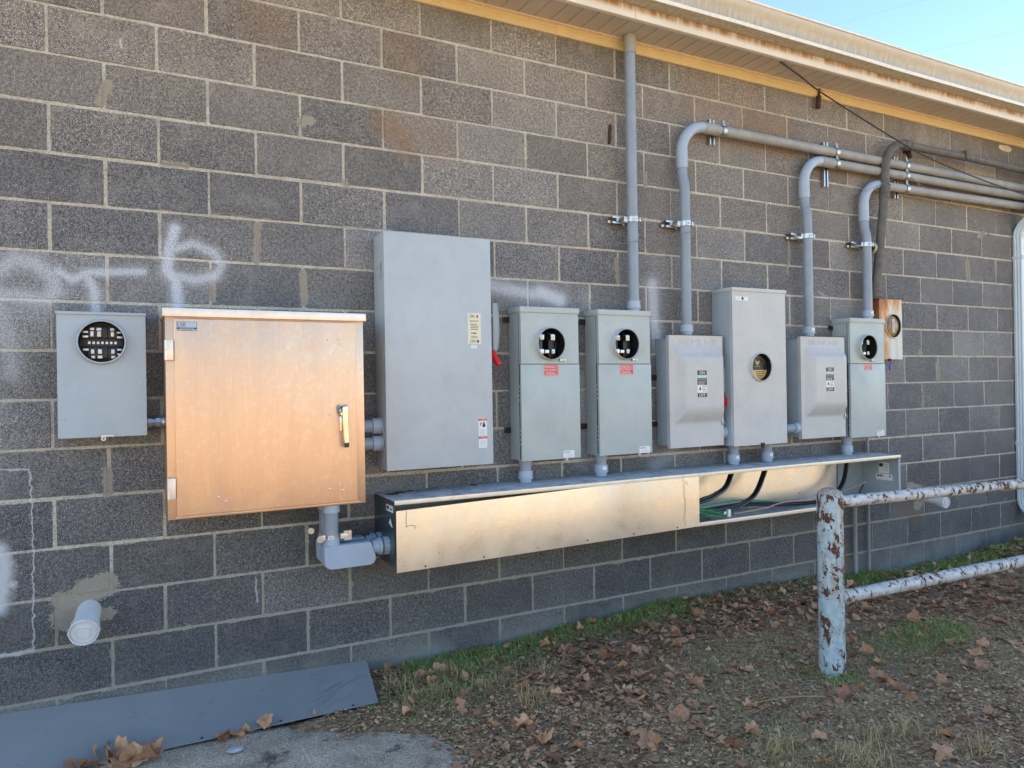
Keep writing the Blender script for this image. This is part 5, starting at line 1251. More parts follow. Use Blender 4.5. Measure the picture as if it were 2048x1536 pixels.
# LB bodies under the cabinet
def lb(x, y, label, tag_=False, z_off=0.0):
    t = thing('elbow_fitting', label, 'pipe fitting', (x, y, -1.2), 'grey conduit bodies under the tan cabinet')
    bm = B(); tube(bm, [(x, y, kz0), (x, y, -1.09)], RP, 24); part('pipe', bm, m_pvc, t)
    bm = B(); lathe(bm, (x, y, kz0), (0, 0, -1), [(0, RP*1.22), (0.036, RP*1.22), (0.038, RP)], 24); part('coupling', bm, m_pvc_l, t)
    bm = B(); lathe(bm, (x, y, -1.10), (0, 0, 1), [(0, RP*1.2), (0.03, RP*1.16), (0.05, RP*1.15), (0.051, RP)], 24); part('neck', bm, m_pvc_l, t)
    xa, xb, za, zb = x-0.042, x+0.195, -1.192, -1.083
    bm = B()
    prof = []
    for (cx_, cz_, a0) in ((xb-0.03, za+0.035, -90), (xb-0.03, zb-0.012, 0), (xa+0.012, zb-0.012, 90), (xa+0.035, za+0.035, 180)):
        rr = 0.035 if cz_ < -1.12 else 0.012
        rr2 = 0.030 if cx_ > x+0.1 and cz_ < -1.12 else rr
        for k in range(6): a = math.radians(a0+90*k/5); prof.append((cx_+rr2*math.cos(a), cz_+rr*math.sin(a)))
    sh = [(-0.041, 0.93), (-0.041, 0.93), (-0.036, 0.985), (-0.030, 1.0), (0.030, 1.0), (0.038, 0.96)]
    mx, mz = (xa+xb)/2, (za+zb)/2; rings = []
    for (dy, s) in sh[1:]: rings.append([bm.verts.new((mx+(px_-mx)*(1-(1-s)*0.3), y+dy, mz+(pz_-mz)*s)) for px_, pz_ in prof])
    for a, b in zip(rings, rings[1:]):
        for i in range(len(prof)): j = (i+1) % len(prof); bm.faces.new((a[i], b[i], b[j], a[j]))
    bm.faces.new(rings[0]); bm.faces.new(rings[-1]); part('body', bm, m_pvc_l, t, smooth=40)
    bm = B(); box(bm, x-0.03, x+0.17, y-0.043, y-0.0405, -1.150, -1.100, 0.002) if False else lathe(bm, (x+0.05, y, -1.083), (0, 0, 1), [(0, 0.010), (0.001, 0.008), (0.001, 0.0)], 10, capends=False); part('moulded_mark', bm, m_pvc_w, t)
    xe = gx0
    bm = B(); lathe(bm, (xb-0.01, y, -1.118), (1, 0, 0), [(0, 0.030), (0.028, 0.034), (0.03, 0.041), (0.044, 0.041)], 24); part('outlet', bm, m_pvc_l, t)
    bm = B(); lathe(bm, (xb+0.036, y, -1.118), (1, 0, 0), [(0, 0.0425), (0.005, 0.0425)], 24); part('seal_ring', bm, m_pvc_d, t)
    bm = B(); lathe(bm, (xb+0.041, y, -1.118), (1, 0, 0), [(0, 0.038), (0.035, 0.038), (0.036, 0.033), (xe-xb-0.041+0.001, 0.033)], 24)
    for k in range(14):
        a = 2*PI*k/14; cy_, cz_ = y+0.038*math.cos(a), -1.118+0.038*math.sin(a); tube(bm, [(xb+0.044, cy_, cz_), (xb+0.074, cy_, cz_)], 0.0035, 5)
    part('locknut', bm, m_pvc_l, t)
    return t
lb(1.083, -0.205, 'front grey conduit body with drop pipe, feeding the trough end')
lb(1.088, -0.085, 'rear grey conduit body with drop pipe, hidden half behind the front one')
sc2 = thing('strut_clamp', 'bronze tinted strut clamp round the drop pipe under the tan cabinet', 'pipe clamp', (1.08, -0.12, -1.04), 'strut clamps on the conduits')
zc = W(662, 1075, -0.235).z
bm = B(); box(bm, 1.045+0.09, 1.045+0.125, -0.225, -0.003, zc-0.021, zc+0.021); part('strut', bm, m_zinc, sc2, smooth=0)
bm = B()
for k in range(16):
    a0 = PI+PI*k/16; a1 = PI+PI*(k+1)/16; R = RP+0.004
    q = [bm.verts.new((1.083+R*math.cos(a), -0.205+R*math.sin(a), z)) for a, z in ((a0, zc-0.013), (a1, zc-0.013), (a1, zc+0.013), (a0, zc+0.013))]; bm.faces.new(q)
r = bmesh.ops.extrude_face_region(bm, geom=list(bm.faces))
box(bm, 1.118, 1.150, -0.235, -0.205, zc-0.012, zc+0.012, 0.001); box(bm, 1.030, 1.050, -0.235, -0.20, zc-0.012, zc+0.012, 0.001)
part('strap', bm, m_lip, sc2)
bm = B(); lathe(bm, (1.030, -0.225, zc-0.004), (-0.35, -1, 0), [(0, 0.015), (0.010, 0.015), (0.010, 0.006), (0.004, 0.005)], 18); lathe(bm, (1.01, -0.13, zc+0.02), (-0.35, -1, 0), [(0, 0.014), (0.01, 0.014)], 14); part('bolt', bm, m_zinc, sc2)
q = W(648, 1076, -0.243); st = sticker(sc2, 1.060, 1.085, zc-0.008, zc+0.008, -0.2425, m_stw)
small_print(1.0725, zc+0.005, zc-0.005, 0.02, 1, -0.2432, m_ink, st, 2)

# strut clamps on the risers
def vclamp(xp, y, z, lab, r=RP):
    t = thing('strut_clamp', lab, 'pipe clamp', (xp-0.05, 0, z), 'strut clamps on the conduits')
    yb = y+r+0.004
    bm = B(); 
    for z_ in (-0.0205, 0.0185): box(bm, xp-0.115, xp+0.045, yb, -0.001, z+z_, z+z_+0.002)
    box(bm, xp-0.115, xp+0.045, -0.003, -0.001, z-0.0185, z+0.0185)
    for z_ in (-0.0185, 0.0105): box(bm, xp-0.115, xp+0.045, yb, yb+0.002, z+z_, z+z_+0.008)
    part('strut', bm, m_zinc, t, smooth=0)
    bm = B()
    for k in range(16):
        a0 = PI*0.95+PI*1.1*k/16; a1 = PI*0.95+PI*1.1*(k+1)/16
        for R in (r+0.0015, r+0.0045):
            q = [bm.verts.new((xp+R*math.cos(a), y+R*math.sin(a), zz)) for a, zz in ((a0, z-0.015), (a1, z-0.015), (a1, z+0.015), (a0, z+0.015))]; bm.faces.new(q)
    box(bm, xp-r-0.03, xp-r+0.002, y-0.004, y, z-0.014, z+0.014, 0.001); box(bm, xp+r-0.001, xp+r+0.010, y-0.028, y-0.004, z-0.012, z+0.012, 0.001)
    part('strap', bm, m_zinc, t)
    bm = B(); tube(bm, [(xp+r-0.012, y-0.022, z), (xp+r+0.026, y-0.022, z)], 0.005, 8); tube(bm, [(xp+r+0.010, y-0.022, z), (xp+r+0.017, y-0.022, z)], 0.010, 6)
    lathe(bm, (xp-0.085, yb, z), (0, -1, 0), [(0, 0.011), (0.008, 0.011), (0.008, 0.006), (0.014, 0.005)], 6)
    lathe(bm, (xp-0.125, -0.012, z-0.006), (-0.3, -1, -0.3), [(0, 0.008), (0.02, 0.008)], 8); lathe(bm, (xp-0.045, yb, z-0.024), (0, -1, -0.3), [(0, 0.007), (0.012, 0.007)], 6); part('bolt', bm, m_zinc, t)
    st = sticker(t, xp-0.018, xp+0.012, z-0.010, z+0.009, y-r-0.004, m_stw); small_print(xp-0.003, z+0.007, z-0.007, 0.022, 2, y-r-0.0047, m_ink, st, 7)
for xp, y, v, u, lab in ((x1_, -0.08, 437, 1266, 'zinc strut clamp on the straight conduit that reaches the soffit'), (3.287, -0.082, 445, 1369, 'zinc strut clamp on the riser above the left safety switch'),
                         (4.350, -0.082, 470, 1613, 'zinc strut clamp on the riser above the right safety switch'), (4.955, -0.082, 487, 1731, 'zinc strut clamp on the riser above the last meter box')):
    vclamp(xp, y, W(u, v, y-0.03).z, lab)
# vertical struts with horizontal-pipe clamps
def hstrut(x, za, zb, zs, lab):
    t = thing('strut_channel', lab, 'strut channel', (x, 0, za), 'vertical strut channels carrying the conduits')
    bm = B()
    box(bm, x-0.0205, x-0.0185, yw+RP+0.002, -0.001, za, zb); box(bm, x+0.0185, x+0.0205, yw+RP+0.002, -0.001, za, zb); box(bm, x-0.0185, x+0.0185, -0.003, -0.001, za, zb)
    for s in (-0.0185, 0.0105): box(bm, x+s, x+s+0.008, yw+RP+0.002, yw+RP+0.004, za, zb)
    part('channel', bm, m_zinc, t, smooth=0)
    for zc_ in zs:
        bm = B()
        for k in range(18):
            a0 = PI*0.5+PI*k/18; a1 = a0+PI/18
            for R in (RP+0.0015, RP+0.0045):
                q = [bm.verts.new((xx, yw+R*math.cos(a)*1.0, zc_+R*math.sin(a))) for a, xx in ((a0, x-0.015+0.05), (a1, x-0.015+0.05), (a1, x+0.015+0.05), (a0, x+0.015+0.05))]; bm.faces.new(q)
        part('strap', bm, m_zinc, t)
        bm = B(); tube(bm, [(x+0.05, yw-0.014, zc_+RP-0.004), (x+0.05, yw-0.014, zc_+RP+0.032)], 0.005, 8); tube(bm, [(x+0.05, yw-0.014, zc_+RP+0.010), (x+0.05, yw-0.014, zc_+RP+0.018)], 0.011, 6); box(bm, x+0.038, x+0.062, yw-0.022, yw-0.004, zc_+RP-0.002, zc_+RP+0.003); part('bolt', bm, m_zinc, t)
zsx = lambda x: [1.206+(x-3.5)/4.4*0.012, 1.130+(x-4.5)/3.4*0.022, 1.035+(x-5.1)/2.8*0.040]
xh = W(1432, 262, yw).x; hstrut(xh, W(1430, 290, -0.03).z, W(1430, 240, -0.03).z+0.0, [zsx(xh)[0]], 'short strut channel holding the upper conduit just past its elbow')
xh = W(1660, 320, yw).x; hstrut(xh, W(1661, 374, -0.03).z, W(1661, 286, -0.03).z, zsx(xh)[:2], 'strut channel crossing behind the upper two conduits, hanging lowest')
xh = W(1801, 360, yw).x; hstrut(xh, W(1801, 398, -0.03).z, W(1801, 315, -0.03).z, zsx(xh), 'strut channel crossing behind all three conduits near the dark conduit')

# thin grey conduits running into the soil
for (u, v0, v1, r, y, lab) in ((1711, 1020, 1172, 0.0135, -0.03, 'thicker of two thin grey pipes entering the soil behind the post'), (1738, 876, 1160, 0.0105, -0.025, 'thinner grey pipe running from behind the trough into the soil')):
    a = W(u, v0, y); x = W(u, 1090, y).x
    t = thing('thin_pipe', lab, 'pipe', (x, y, gz(x, y)))
    bm = B(); tube(bm, [(x, y, a.z if v0 < 900 else gzb-0.004), (x, y, gz(x, y)-0.05)], r, 14); part('pipe', bm, m_pvc_w, t)
    bm = B(); zz = -1.66; tube(bm, [(x, y, zz), (x, y, zz+0.02)], r*1.25, 14); part('coupling', bm, m_pvc_w, t)
# upper part of the thin pipe shows above the trough
# ------------------------------------------------------------------ white PVC stubs
def stub(b, c_, r, lab):
    t = thing('capped_pipe', lab, 'pipe', b)
    b = Vector(b); c_ = Vector(c_); ax = (c_-b).normalized()
    bm = B(); tube(bm, [b-ax*0.02, c_], r, 28); part('pipe', bm, m_white, t)
    bm = B(); L = (c_-b).length
    lathe(bm, b+ax*(L-0.05), ax, [(0, r), (0.002, r*1.14), (0.044, r*1.14), (0.046, r*1.18), (0.055, r*1.18), (0.058, r*1.13), (0.057, r*1.07), (0.046, r*1.03), (0.046, 0.001)], 32, capends=False)
    n, bb = frame(ax)
    for k in range(8):
        a = 2*PI*k/8; o = (n*math.cos(a)+bb*math.sin(a))*r*1.16; p_ = b+ax*(L-0.02)+o; tube(bm, [p_, p_+ax*0.024], 0.004, 5)
    cap = part('cap', bm, m_white, t, smooth=40)
    bm = B(); s = r*0.42; q = c_-ax*0.006; up = Vector((0, 0, 1)); up = (up-ax*up.dot(ax)).normalized(); rt = up.cross(ax); ang = 0.12
    u2 = up*math.cos(ang)+rt*math.sin(ang); r2 = rt*math.cos(ang)-up*math.sin(ang)
    f0 = [bm.verts.new(q+u2*a_*s+r2*b_*s) for a_, b_ in ((-1, -1), (-1, 1), (1, 1), (1, -1))]; f1 = [bm.verts.new(v.co+ax*0.016) for v in f0]
    bm.faces.new(f1)
    for i in range(4): bm.faces.new((f0[i], f0[(i+1) % 4], f1[(i+1) % 4], f1[i]))
    part('square_plug', bm, m_white, cap, smooth=0)
    return t
stub((0.119, 0.0, -1.290), (0.108, -0.17, -1.326), 0.046, 'white capped PVC pipe sticking out low on the wall below the left socket')
stub((5.50, 0.0, -1.243), (5.49, -0.29, -1.272), 0.036, 'white capped PVC pipe sticking out of the wall beyond the rail')
t = thing('broken_pipe_stub', 'crumbling beige foam plug on the wall between last riser and dark conduit', 'foam plug', W(1752, 497, -0.03))
bm = B(); q = W(1747, 497, -0.05); lathe(bm, (q.x-0.02, q.y, q.z), (1, 0, 0), [(0, 0.03), (0.03, 0.045), (0.075, 0.048), (0.085, 0.040), (0.086, 0.0)], 16, capends=False)
for v in bm.verts: v.co += Vector((random.uniform(-1, 1), random.uniform(-1, 1), random.uniform(-1, 1)))*0.004
part('plug', bm, m_foam, t)

# odd iron bits on the wall
bm = B(); a = W(1221, 249, -0.006); b = W(1217, 287, -0.006); 
for k in range(1): box(bm, b.x-0.004, b.x+0.014, -0.010, -0.0015, b.z, a.z, 0.001)
bmesh.ops.rotate(bm, verts=bm.verts, cent=(b.x, 0, b.z), matrix=Matrix.Rotation(math.radians(5), 3, 'Y')); solo('iron_strap', bm, m_rustd, 'short dark rusty iron strip fixed to the wall, left of the soffit conduit', 'iron strip')
bm = B(); a = W(1639, 178, -0.03); b = W(1636, 216, -0.03); tube(bm, [a+Vector((0, 0.03, 0.02)), a, b.lerp(a, 0.6)], 0.008, 8); tube(bm, [b.lerp(a, 0.62), b], 0.017, 8); solo('iron_hook', bm, m_rustd, 'rusty hanging iron hook below the ochre trim near the black cable', 'hook')
bm = B(); a = W(1812, 305, -0.02); tube(bm, [a+Vector((0, 0.02, 0.01)), a+Vector((0, -0.02, 0)), a+Vector((0.004, -0.03, -0.05))], [0.012, 0.02, 0.016], 8); solo('iron_stub', bm, m_rustd, 'rusty iron stub above the three conduits beside the dark elbow', 'iron stub')
bm = B(); a = W(2012, 296, -0.008); lathe(bm, (a.x, -0.001, a.z), (0, -1, 0), [(0, 0.05), (0.006, 0.04), (0.012, 0.015)], 12)
for v in bm.verts: v.co.x = a.x+(v.co.x-a.x)*1.9; v.co.z = a.z+(v.co.z-a.z)*0.55; v.co += Vector((random.uniform(-1, 1), 0, random.uniform(-1, 1)))*0.006
solo('foam_patch', bm, m_foam, 'yellowish foam patch on the wall under the trim at far right', 'foam patch')

# wires
bm = B(); tube(bm, smooth_path([W(-20, 276, -0.03), W(100, 312, -0.03), W(250, 352, -0.03), W(450, 407, -0.03), W(620, 443, -0.03), W(764, 466, -0.03), W(800, 470, -0.05)], 8), 0.0016, 5); solo('thin_wire', bm, m_wire, 'thin wire sagging along the left wall to top of the tall panel', 'wire')
bm = B(); tube(bm, smooth_path([W(1120, 490, -0.01), W(1180, 491, -0.02), W(1250, 486, -0.115), W(1380, 464, -0.125), W(1500, 440, -0.10), W(1610, 416, -0.125), W(1720, 385, -0.11), W(1775, 363, -0.14), W(1806, 350, -0.10)], 8), 0.0018, 5); solo('thin_wire', bm, m_wire, 'thin pale wire slanting across the risers up to the three conduit strut', 'wire')
bm = B(); tube(bm, smooth_path([W(1822, 355, -0.10), W(1880, 400, -0.06), W(1950, 448, -0.04), W(2027, 503, -0.05)], 8), 0.0024, 6); solo('thin_wire', bm, m_wire, 'thin brown wire from the conduit strut down to the white downspout', 'wire')
bm = B(); tube(bm, smooth_path([Gp(1560, 123, 1.656)+Vector((0, 0.0, 0.0)), W(1600, 152, -0.19), W(1640, 183, -0.18), W(1740, 247, -0.17), W(1850, 312, -0.16), W(1960, 358, -0.16), W(2048, 389, -0.16), W(2200, 440, -0.16)], 8), 0.0052, 8); solo('black_cable', bm, m_cable, 'black cable drooping from the soffit across the dark conduit to the right', 'cable')
# overhead lines in the sky
for (u0, v0, u1, v1) in ((1500, 95, 1830, 0), (1770, 118, 2048, 55)):
    a = CAM+_ray(u0, v0)*60; b = CAM+_ray(u1, v1)*60; d = (b-a); a = a-d*0.6; b = b+d*1.5
    m_ow = plain('overhead_line', (0.12, 0.14, 0.17), 0.6)
    bm = B(); tube(bm, [a, a.lerp(b, 0.5)-Vector((0, 0, 0.2)), b], 0.007, 5); solo('overhead_line', bm, m_ow, 'faint overhead line crossing the sky, the %s one' % ('upper left' if u0 < 1600 else 'lower right'), 'overhead line')

# ------------------------------------------------------------------ loose sheet on the ground
sh = thing('sheet_metal', 'long slate blue sheet metal cover leaning on the foot of the wall at left', 'metal sheet', (0.4, -0.2, -1.78))
bk0, bk1 = Vector((-0.62, -0.006, -1.628)), Vector((1.293, -0.006, -1.713))
fr0, fr1 = Vector((-0.62, -0.330, -1.782)), Gp(757, 1404, -1.772)
bm = B(); n = 30; top_ = []
for i in range(n+1):
    s = i/n; a = bk0.lerp(bk1, s); b = fr0.lerp(fr1, s); row = []
    for j in range(6):
        t_ = j/5; p_ = a.lerp(b, t_); p_.z += 0.004*math.sin(PI*t_)*math.sin(2.2*PI*s+0.5)-0.006*math.sin(PI*t_); row.append(bm.verts.new(p_))
    top_.append(row)
for i in range(n):
    for j in range(5): bm.faces.new((top_[i][j], top_[i+1][j], top_[i+1][j+1], top_[i][j+1]))
r = bmesh.ops.extrude_face_region(bm, geom=list(bm.faces))
for v in [g for g in r['geom'] if isinstance(g, bmesh.types.BMVert)]: v.co.z -= 0.0025
panel = part('panel', bm, m_sheet, sh, smooth=40)
for u, v in ((694, 1413), (553, 1439), (398, 1468), (45, 1533)):
    q = on_ground(u, v); s = (q.x-fr0.x)/(fr1.x-fr0.x); e = fr0.lerp(fr1, s); a = bk0.lerp(bk1, s); q = e.lerp(a, 0.04)
    bm = B(); nrm = (a-e).normalized().cross(Vector((1, 0, 0))).normalized(); nrm = nrm if nrm.z > 0 else -nrm
    lathe(bm, q+nrm*0.001, nrm, [(0, 0.0055), (0.0006, 0.0055)], 10); part('screw_hole', bm, m_dark, panel)
# dusty scuffs
m_scuff = plain('pale_scuff', (0.27, 0.32, 0.37), 0.6, var=0.1)
bm = B()
def onsheet(s, t_): a = bk0.lerp(bk1, s); b = fr0.lerp(fr1, s); p_ = a.lerp(b, t_); p_.z += 0.004*math.sin(PI*t_)*math.sin(2.2*PI*s+0.5)-0.006*math.sin(PI*t_)+0.0010; return p_
for k in range(26):
    s0 = random.uniform(0.83, 0.93); t0 = 0.25+random.uniform(0, 0.5); L = random.uniform(0.03, 0.07)
    a = onsheet(s0, min(0.95, t0+0.14)); b = onsheet(min(0.995, s0+L), t0-0.02); mdl = a.lerp(b, 0.5)+Vector((0, -0.006, 0.0)); w = random.uniform(0.0003, 0.0012)
    pr = [a, mdl, b]
    for p0, p1 in zip(pr, pr[1:]):
        d = (p1-p0).normalized().cross(Vector((0, 0.25, 1))).normalized()*w; bm.faces.new([bm.verts.new(q) for q in (p0-d, p1-d, p1+d, p0+d)])
part('scuffs', bm, m_scuff, panel, smooth=0)

# ------------------------------------------------------------------ post and rails
pb = Gp(1665, 1345, -1.757); PR = 0.0600
rl = thing('pipe_rail', 'flaking pale blue steel post with two peeling white pipe rails running right', 'pipe railing', (pb.x, pb.y, -1.76))
ztop = W(1665, 990, pb.y).z
bm = B(); prof = [(0, PR*0.99), (0.14, PR*1.01), (0.16, PR*0.975)] + [(0.16+(ztop+1.80-0.16)*i/10, PR*0.975) for i in range(1, 11)]
H0 = prof[-1][0]; prof += [(H0+0.010, PR*0.90), (H0+0.022, PR*0.66), (H0+0.030, PR*0.35), (H0+0.033, 0.001)]
lathe(bm, (pb.x, pb.y, -1.80), (0, 0, 1), prof, 40, capends=False)
def jig(bm, a=0.0009):
    for v in bm.verts: v.co += Vector((random.uniform(-a, a), random.uniform(-a, a), random.uniform(-a, a)))
part('post', bm, m_post, rl, smooth=50)
bm = B(); rough_cap = [(H0+0.004, PR*0.93), (H0+0.013, PR*0.91), (H0+0.027, PR*0.66), (H0+0.034, PR*0.35), (H0+0.037, 0.001)]
lathe(bm, (pb.x, pb.y, -1.80), (0, 0, 1), rough_cap, 28, capends=False); jig(bm, 0.002)
t = NT('crusty_concrete_cap'); t.set(Base_Color=t.ramp(t.noise(220, 3, rough=0.7), [(0.35, (0.16, 0.09, 0.07)), (0.5, (0.34, 0.30, 0.27)), (0.65, (0.58, 0.56, 0.52))]), Roughness=0.95); t.bump(t.noise(160, 3), 1.0, 0.004)
part('concrete_cap', bm, t.m, rl, smooth=50)
for (v0, v1_, r) in ((1002.5, 967, 0.0285), (1193, 1121, 0.0315)):
    a = W(1690, v0, pb.y); d = Vector((1, -0.052, 0)).normalized()
    # aim the far end: solve height so that it passes the measured pixel
    tt = (2048-1024)/F_PX; far = None
    for s in np.linspace(0.8, 2.6, 400):
        q = a+d*float(s); pq = proj(q)
        if pq and pq[0] >= 2048: far = q; break
    dy_px = v1_-proj(far)[1]; dist = (far-CAM).dot(c_f); far.z -= dy_px*dist/F_PX
    dd = (far-a).normalized(); end = a+dd*3.6
    bm = B(); n = 40; tube(bm, [a-dd*(PR*0.9)+dd*(i/n*(3.6+PR*0.9)) for i in range(n+1)], r, 20); jig(bm, 0.0004)
    # local frame for texture: long axis handled by object rotation is not needed
    part('rail', bm, m_rail, rl, smooth=50)
    if v0 > 1100: lp = (a, dd)
a, dd = lp
bm = B(); lathe(bm, a-dd*0.01, dd, [(0, 0.037), (0.014, 0.037), (0.022, 0.0325)], 20); jig(bm, 0.001); part('weld_collar', bm, m_rail, rl)
bm = B(); q = a+dd*3.5; lathe(bm, (q.x, q.y, -1.80), (0, 0, 1), [(p0, p1) for p0, p1 in prof], 30, capends=False); part('post', bm, m_post, rl, smooth=50)

# ------------------------------------------------------------------ ground cover
def scatter_mesh(name, verts, faces, tone, mat, label_kind='stuff', smooth=False):
    me = bpy.data.meshes.new(name); me.from_pydata(verts.tolist(), [], faces.tolist())
    at = me.attributes.new('tone', 'FLOAT', 'POINT'); at.data.foreach_set('value', tone.astype(np.float32))
    me.materials.append(mat)
    o = bpy.data.objects.new(name, me); COL.objects.link(o); o['kind'] = 'stuff'
    return o
def in_pad(x, y): return (pad_mask(x, y) > 0.3) & (vnoise(x, y, 9, 41)*0.55+vnoise(x, y, 30, 42)*0.45 < 0.35+3*_edge(x, y))
def _edge(x, y):
    a = np.arctan2(y+1.05, x-0.3); rr = 1.07+0.07*np.sin(3*a+1)+0.04*np.sin(7*a)
    return np.clip(rr-0.05-np.sqrt((x-0.3)**2+((y+1.05)*1.25)**2), 0, 1)
def under_sheet(x, y): return (x < 1.27) & (y > -0.36)
def blades(n, sampler, hmin, hmax, wid, lean, name, mat, tone_f=None):
    x, y, s = sampler(n); m = len(x); z = GZ(x, y)-0.004
    a = RNG.uniform(0, 2*PI, m); h = RNG.uniform(hmin, hmax, m)*s; w = wid*RNG.uniform(0.6, 1.3, m)
    ln = RNG.uniform(lean[0], lean[1], m)*h; dx, dy = np.cos(a), np.sin(a); px_, py_ = -dy*w, dx*w
    P = np.zeros((m, 5, 3))
    P[:, 0] = np.stack([x-px_, y-py_, z], 1); P[:, 1] = np.stack([x+px_, y+py_, z], 1)
    P[:, 2] = np.stack([x+dx*ln*0.35-px_*0.8, y+dy*ln*0.35-py_*0.8, z+h*0.6], 1); P[:, 3] = np.stack([x+dx*ln*0.35+px_*0.8, y+dy*ln*0.35+py_*0.8, z+h*0.6], 1)
    P[:, 4] = np.stack([x+dx*ln, y+dy*ln, z+h*RNG.uniform(0.65, 1.0, m)], 1)
    P[:, :, 1] = np.minimum(P[:, :, 1], -0.004)
    b = np.arange(m)*5
    F = np.concatenate([np.stack([b, b+1, b+3], 1), np.stack([b, b+3, b+2], 1), np.stack([b+2, b+3, b+4], 1)])
    return scatter_mesh(name, P.reshape(-1, 3), F, np.repeat(RNG.uniform(0, 1, m), 5), mat)
def green_mask(x, y):
    wall_band = np.exp(-((y+0.10)/0.14)**2)*(x > 1.45)*np.clip(vnoise(x, y*0.5, 2.2, 5)*2.1-0.35, 0, 1)*(x < 6.2)*1.15
    bank = np.exp(-((y+0.2)/0.16)**2)*(x > 5.6)*0.5
    patch = np.clip(vnoise(x, y, 1.7, 6)*2.6-1.5, 0, 1)*0.22
    post = np.exp(-((x-pb.x+0.02)**2+(y-pb.y+0.05)**2)/0.012)*0.9
    right = np.clip((x-3.4)/0.6, 0, 1)*np.clip(1-abs(y+1.1)/0.55, 0, 1)*np.clip(vnoise(x, y, 2.7, 9)*2.4-1.0, 0, 1)*0.8
    sh_ = np.exp(-((x-1.55)**2+(y+0.35)**2)/0.06)*0.45
    return np.clip(wall_band+bank+patch+post+right+sh_, 0, 1)
def samp(mask, xr=(1.1, 8.0), yr=(-3.0, -0.006)):
    def f(n):
        x = RNG.uniform(*xr, n); y = RNG.uniform(*yr, n)
        k = mask(x, y); keep = (RNG.uniform(0, 1, n) < k) & ~in_pad(x, y) & ~under_sheet(x, y)
        x, y, k = x[keep], y[keep], k[keep]; return x, y, 0.55+0.45*k
    return f
blades(330000, samp(green_mask), 0.012, 0.046, 0.0016, (0.3, 1.4), 'grass', m_grass)
def clover_mask(x, y): return green_mask(x, y)*(y > -0.45)
def flakes(n, sampler, smin, smax, name, mat, lift=0.012, flat=0.55, sides=5):
    x, y, s = sampler(n); m = len(x); z = GZ(x, y)+RNG.uniform(0.001, lift, m); z = np.where(pad_mask(x, y) > 0.05, np.maximum(z, -1.790+RNG.uniform(0, 0.006, m)), z)
    sz = RNG.uniform(smin, smax, m)**1.0
    a = RNG.uniform(0, 2*PI, m); t1 = RNG.normal(0, flat, m); t2 = RNG.normal(0, flat, m)
    P = np.zeros((m, sides+1, 3)); ca, sa = np.cos(a), np.sin(a)
    asp = RNG.uniform(0.35, 1.0, m)
    P[:, 0] = np.stack([x, y, z+sz*RNG.uniform(-0.1, 0.25, m)], 1)
    for k in range(sides):
        th = 2*PI*k/sides; r = sz*RNG.uniform(0.45, 1.0, m); u = r*math.cos(th); v = r*math.sin(th)*asp
        P[:, k+1] = np.stack([x+u*ca-v*sa, y+u*sa+v*ca, z+u*t1*0.6+v*t2*0.6+abs(u)*0.1], 1)
    P[:, :, 1] = np.minimum(P[:, :, 1], -0.004)
    b = np.arange(m)*(sides+1); F = np.concatenate([np.stack([b, b+1+k, b+1+(k+1) % sides], 1) for k in range(sides)])
    return scatter_mesh(name, P.reshape(-1, 3), F, np.repeat(RNG.uniform(0, 1, m), sides+1), mat)
def far_w(x, y): return 1.0/(1+0.12*((x-0.3)**2+(y+3.5)**2)*0.1)
flakes(26000, samp(clover_mask), 0.004, 0.010, 'ground_ivy', m_grass, 0.03, 0.5)
def litter_mask(x, y):
    b = 0.32+0.68*np.clip(vnoise(x, y, 1.6, 12)*1.9-0.4, 0, 1)
    bare = np.clip((-y-0.45)/0.3, 0, 1)*np.clip(1.5-2.1*vnoise(x, y, 1.3, 51), 0, 1)*0.72; b = b*(1-bare)
    b = b*(1-0.55*green_mask(x, y)); dark = (x > 4.4)*np.exp(-((y+0.42)/0.28)**2)*0.75
    return np.clip(b*(1-dark), 0, 1)
flakes(95000, samp(litter_mask, (1.0, 8.0), (-2.6, -0.006)), 0.005, 0.017, 'leaf_litter', m_frag, 0.009, 0.32)
def mid_mask(x, y):
    near = np.exp(-((y+0.45)/0.42)**2)*(x > 1.9)
    return np.clip((0.15+near)*litter_mask(x, y), 0, 1)
flakes(26000, samp(mid_mask, (1.2, 8.0), (-2.4, -0.01)), 0.013, 0.036, 'leaf_litter', m_leaf, 0.022, 0.45, 7)
blades(130000, samp(lambda x, y: np.clip(0.42+0.9*np.clip(vnoise(x, y, 1.9, 21)*2.3-1.0, 0, 1)*(y < -0.5)+0.5*np.exp(-((x-1.7)**2+(y+0.4)**2)/0.10), 0, 1)), 0.006, 0.022, 0.0011, (1.5, 4.5), 'dead_grass', m_straw)
# dry tufts
def tuft_sampler(cs):
    def f(n):
        k = RNG.integers(0, len(cs), n); c_ = np.array(cs)[k]; r = RNG.normal(0, 0.045, (n, 2)); return c_[:, 0]+r[:, 0], c_[:, 1]+r[:, 1]*0.8, np.ones(n)
    return f
tc = [on_ground(u, v) for u, v in ((800, 1375), (880, 1385), (985, 1375), (1010, 1355), (1065, 1405), (905, 1355), (1750, 1485), (1730, 1520), (1820, 1470), (840, 1400), (1085, 1345), (1960, 1500), (1560, 1500))]
blades(1500, tuft_sampler([(p_.x, p_.y) for p_ in tc]), 0.03, 0.085, 0.0013, (0.5, 1.6), 'dead_grass', m_straw)
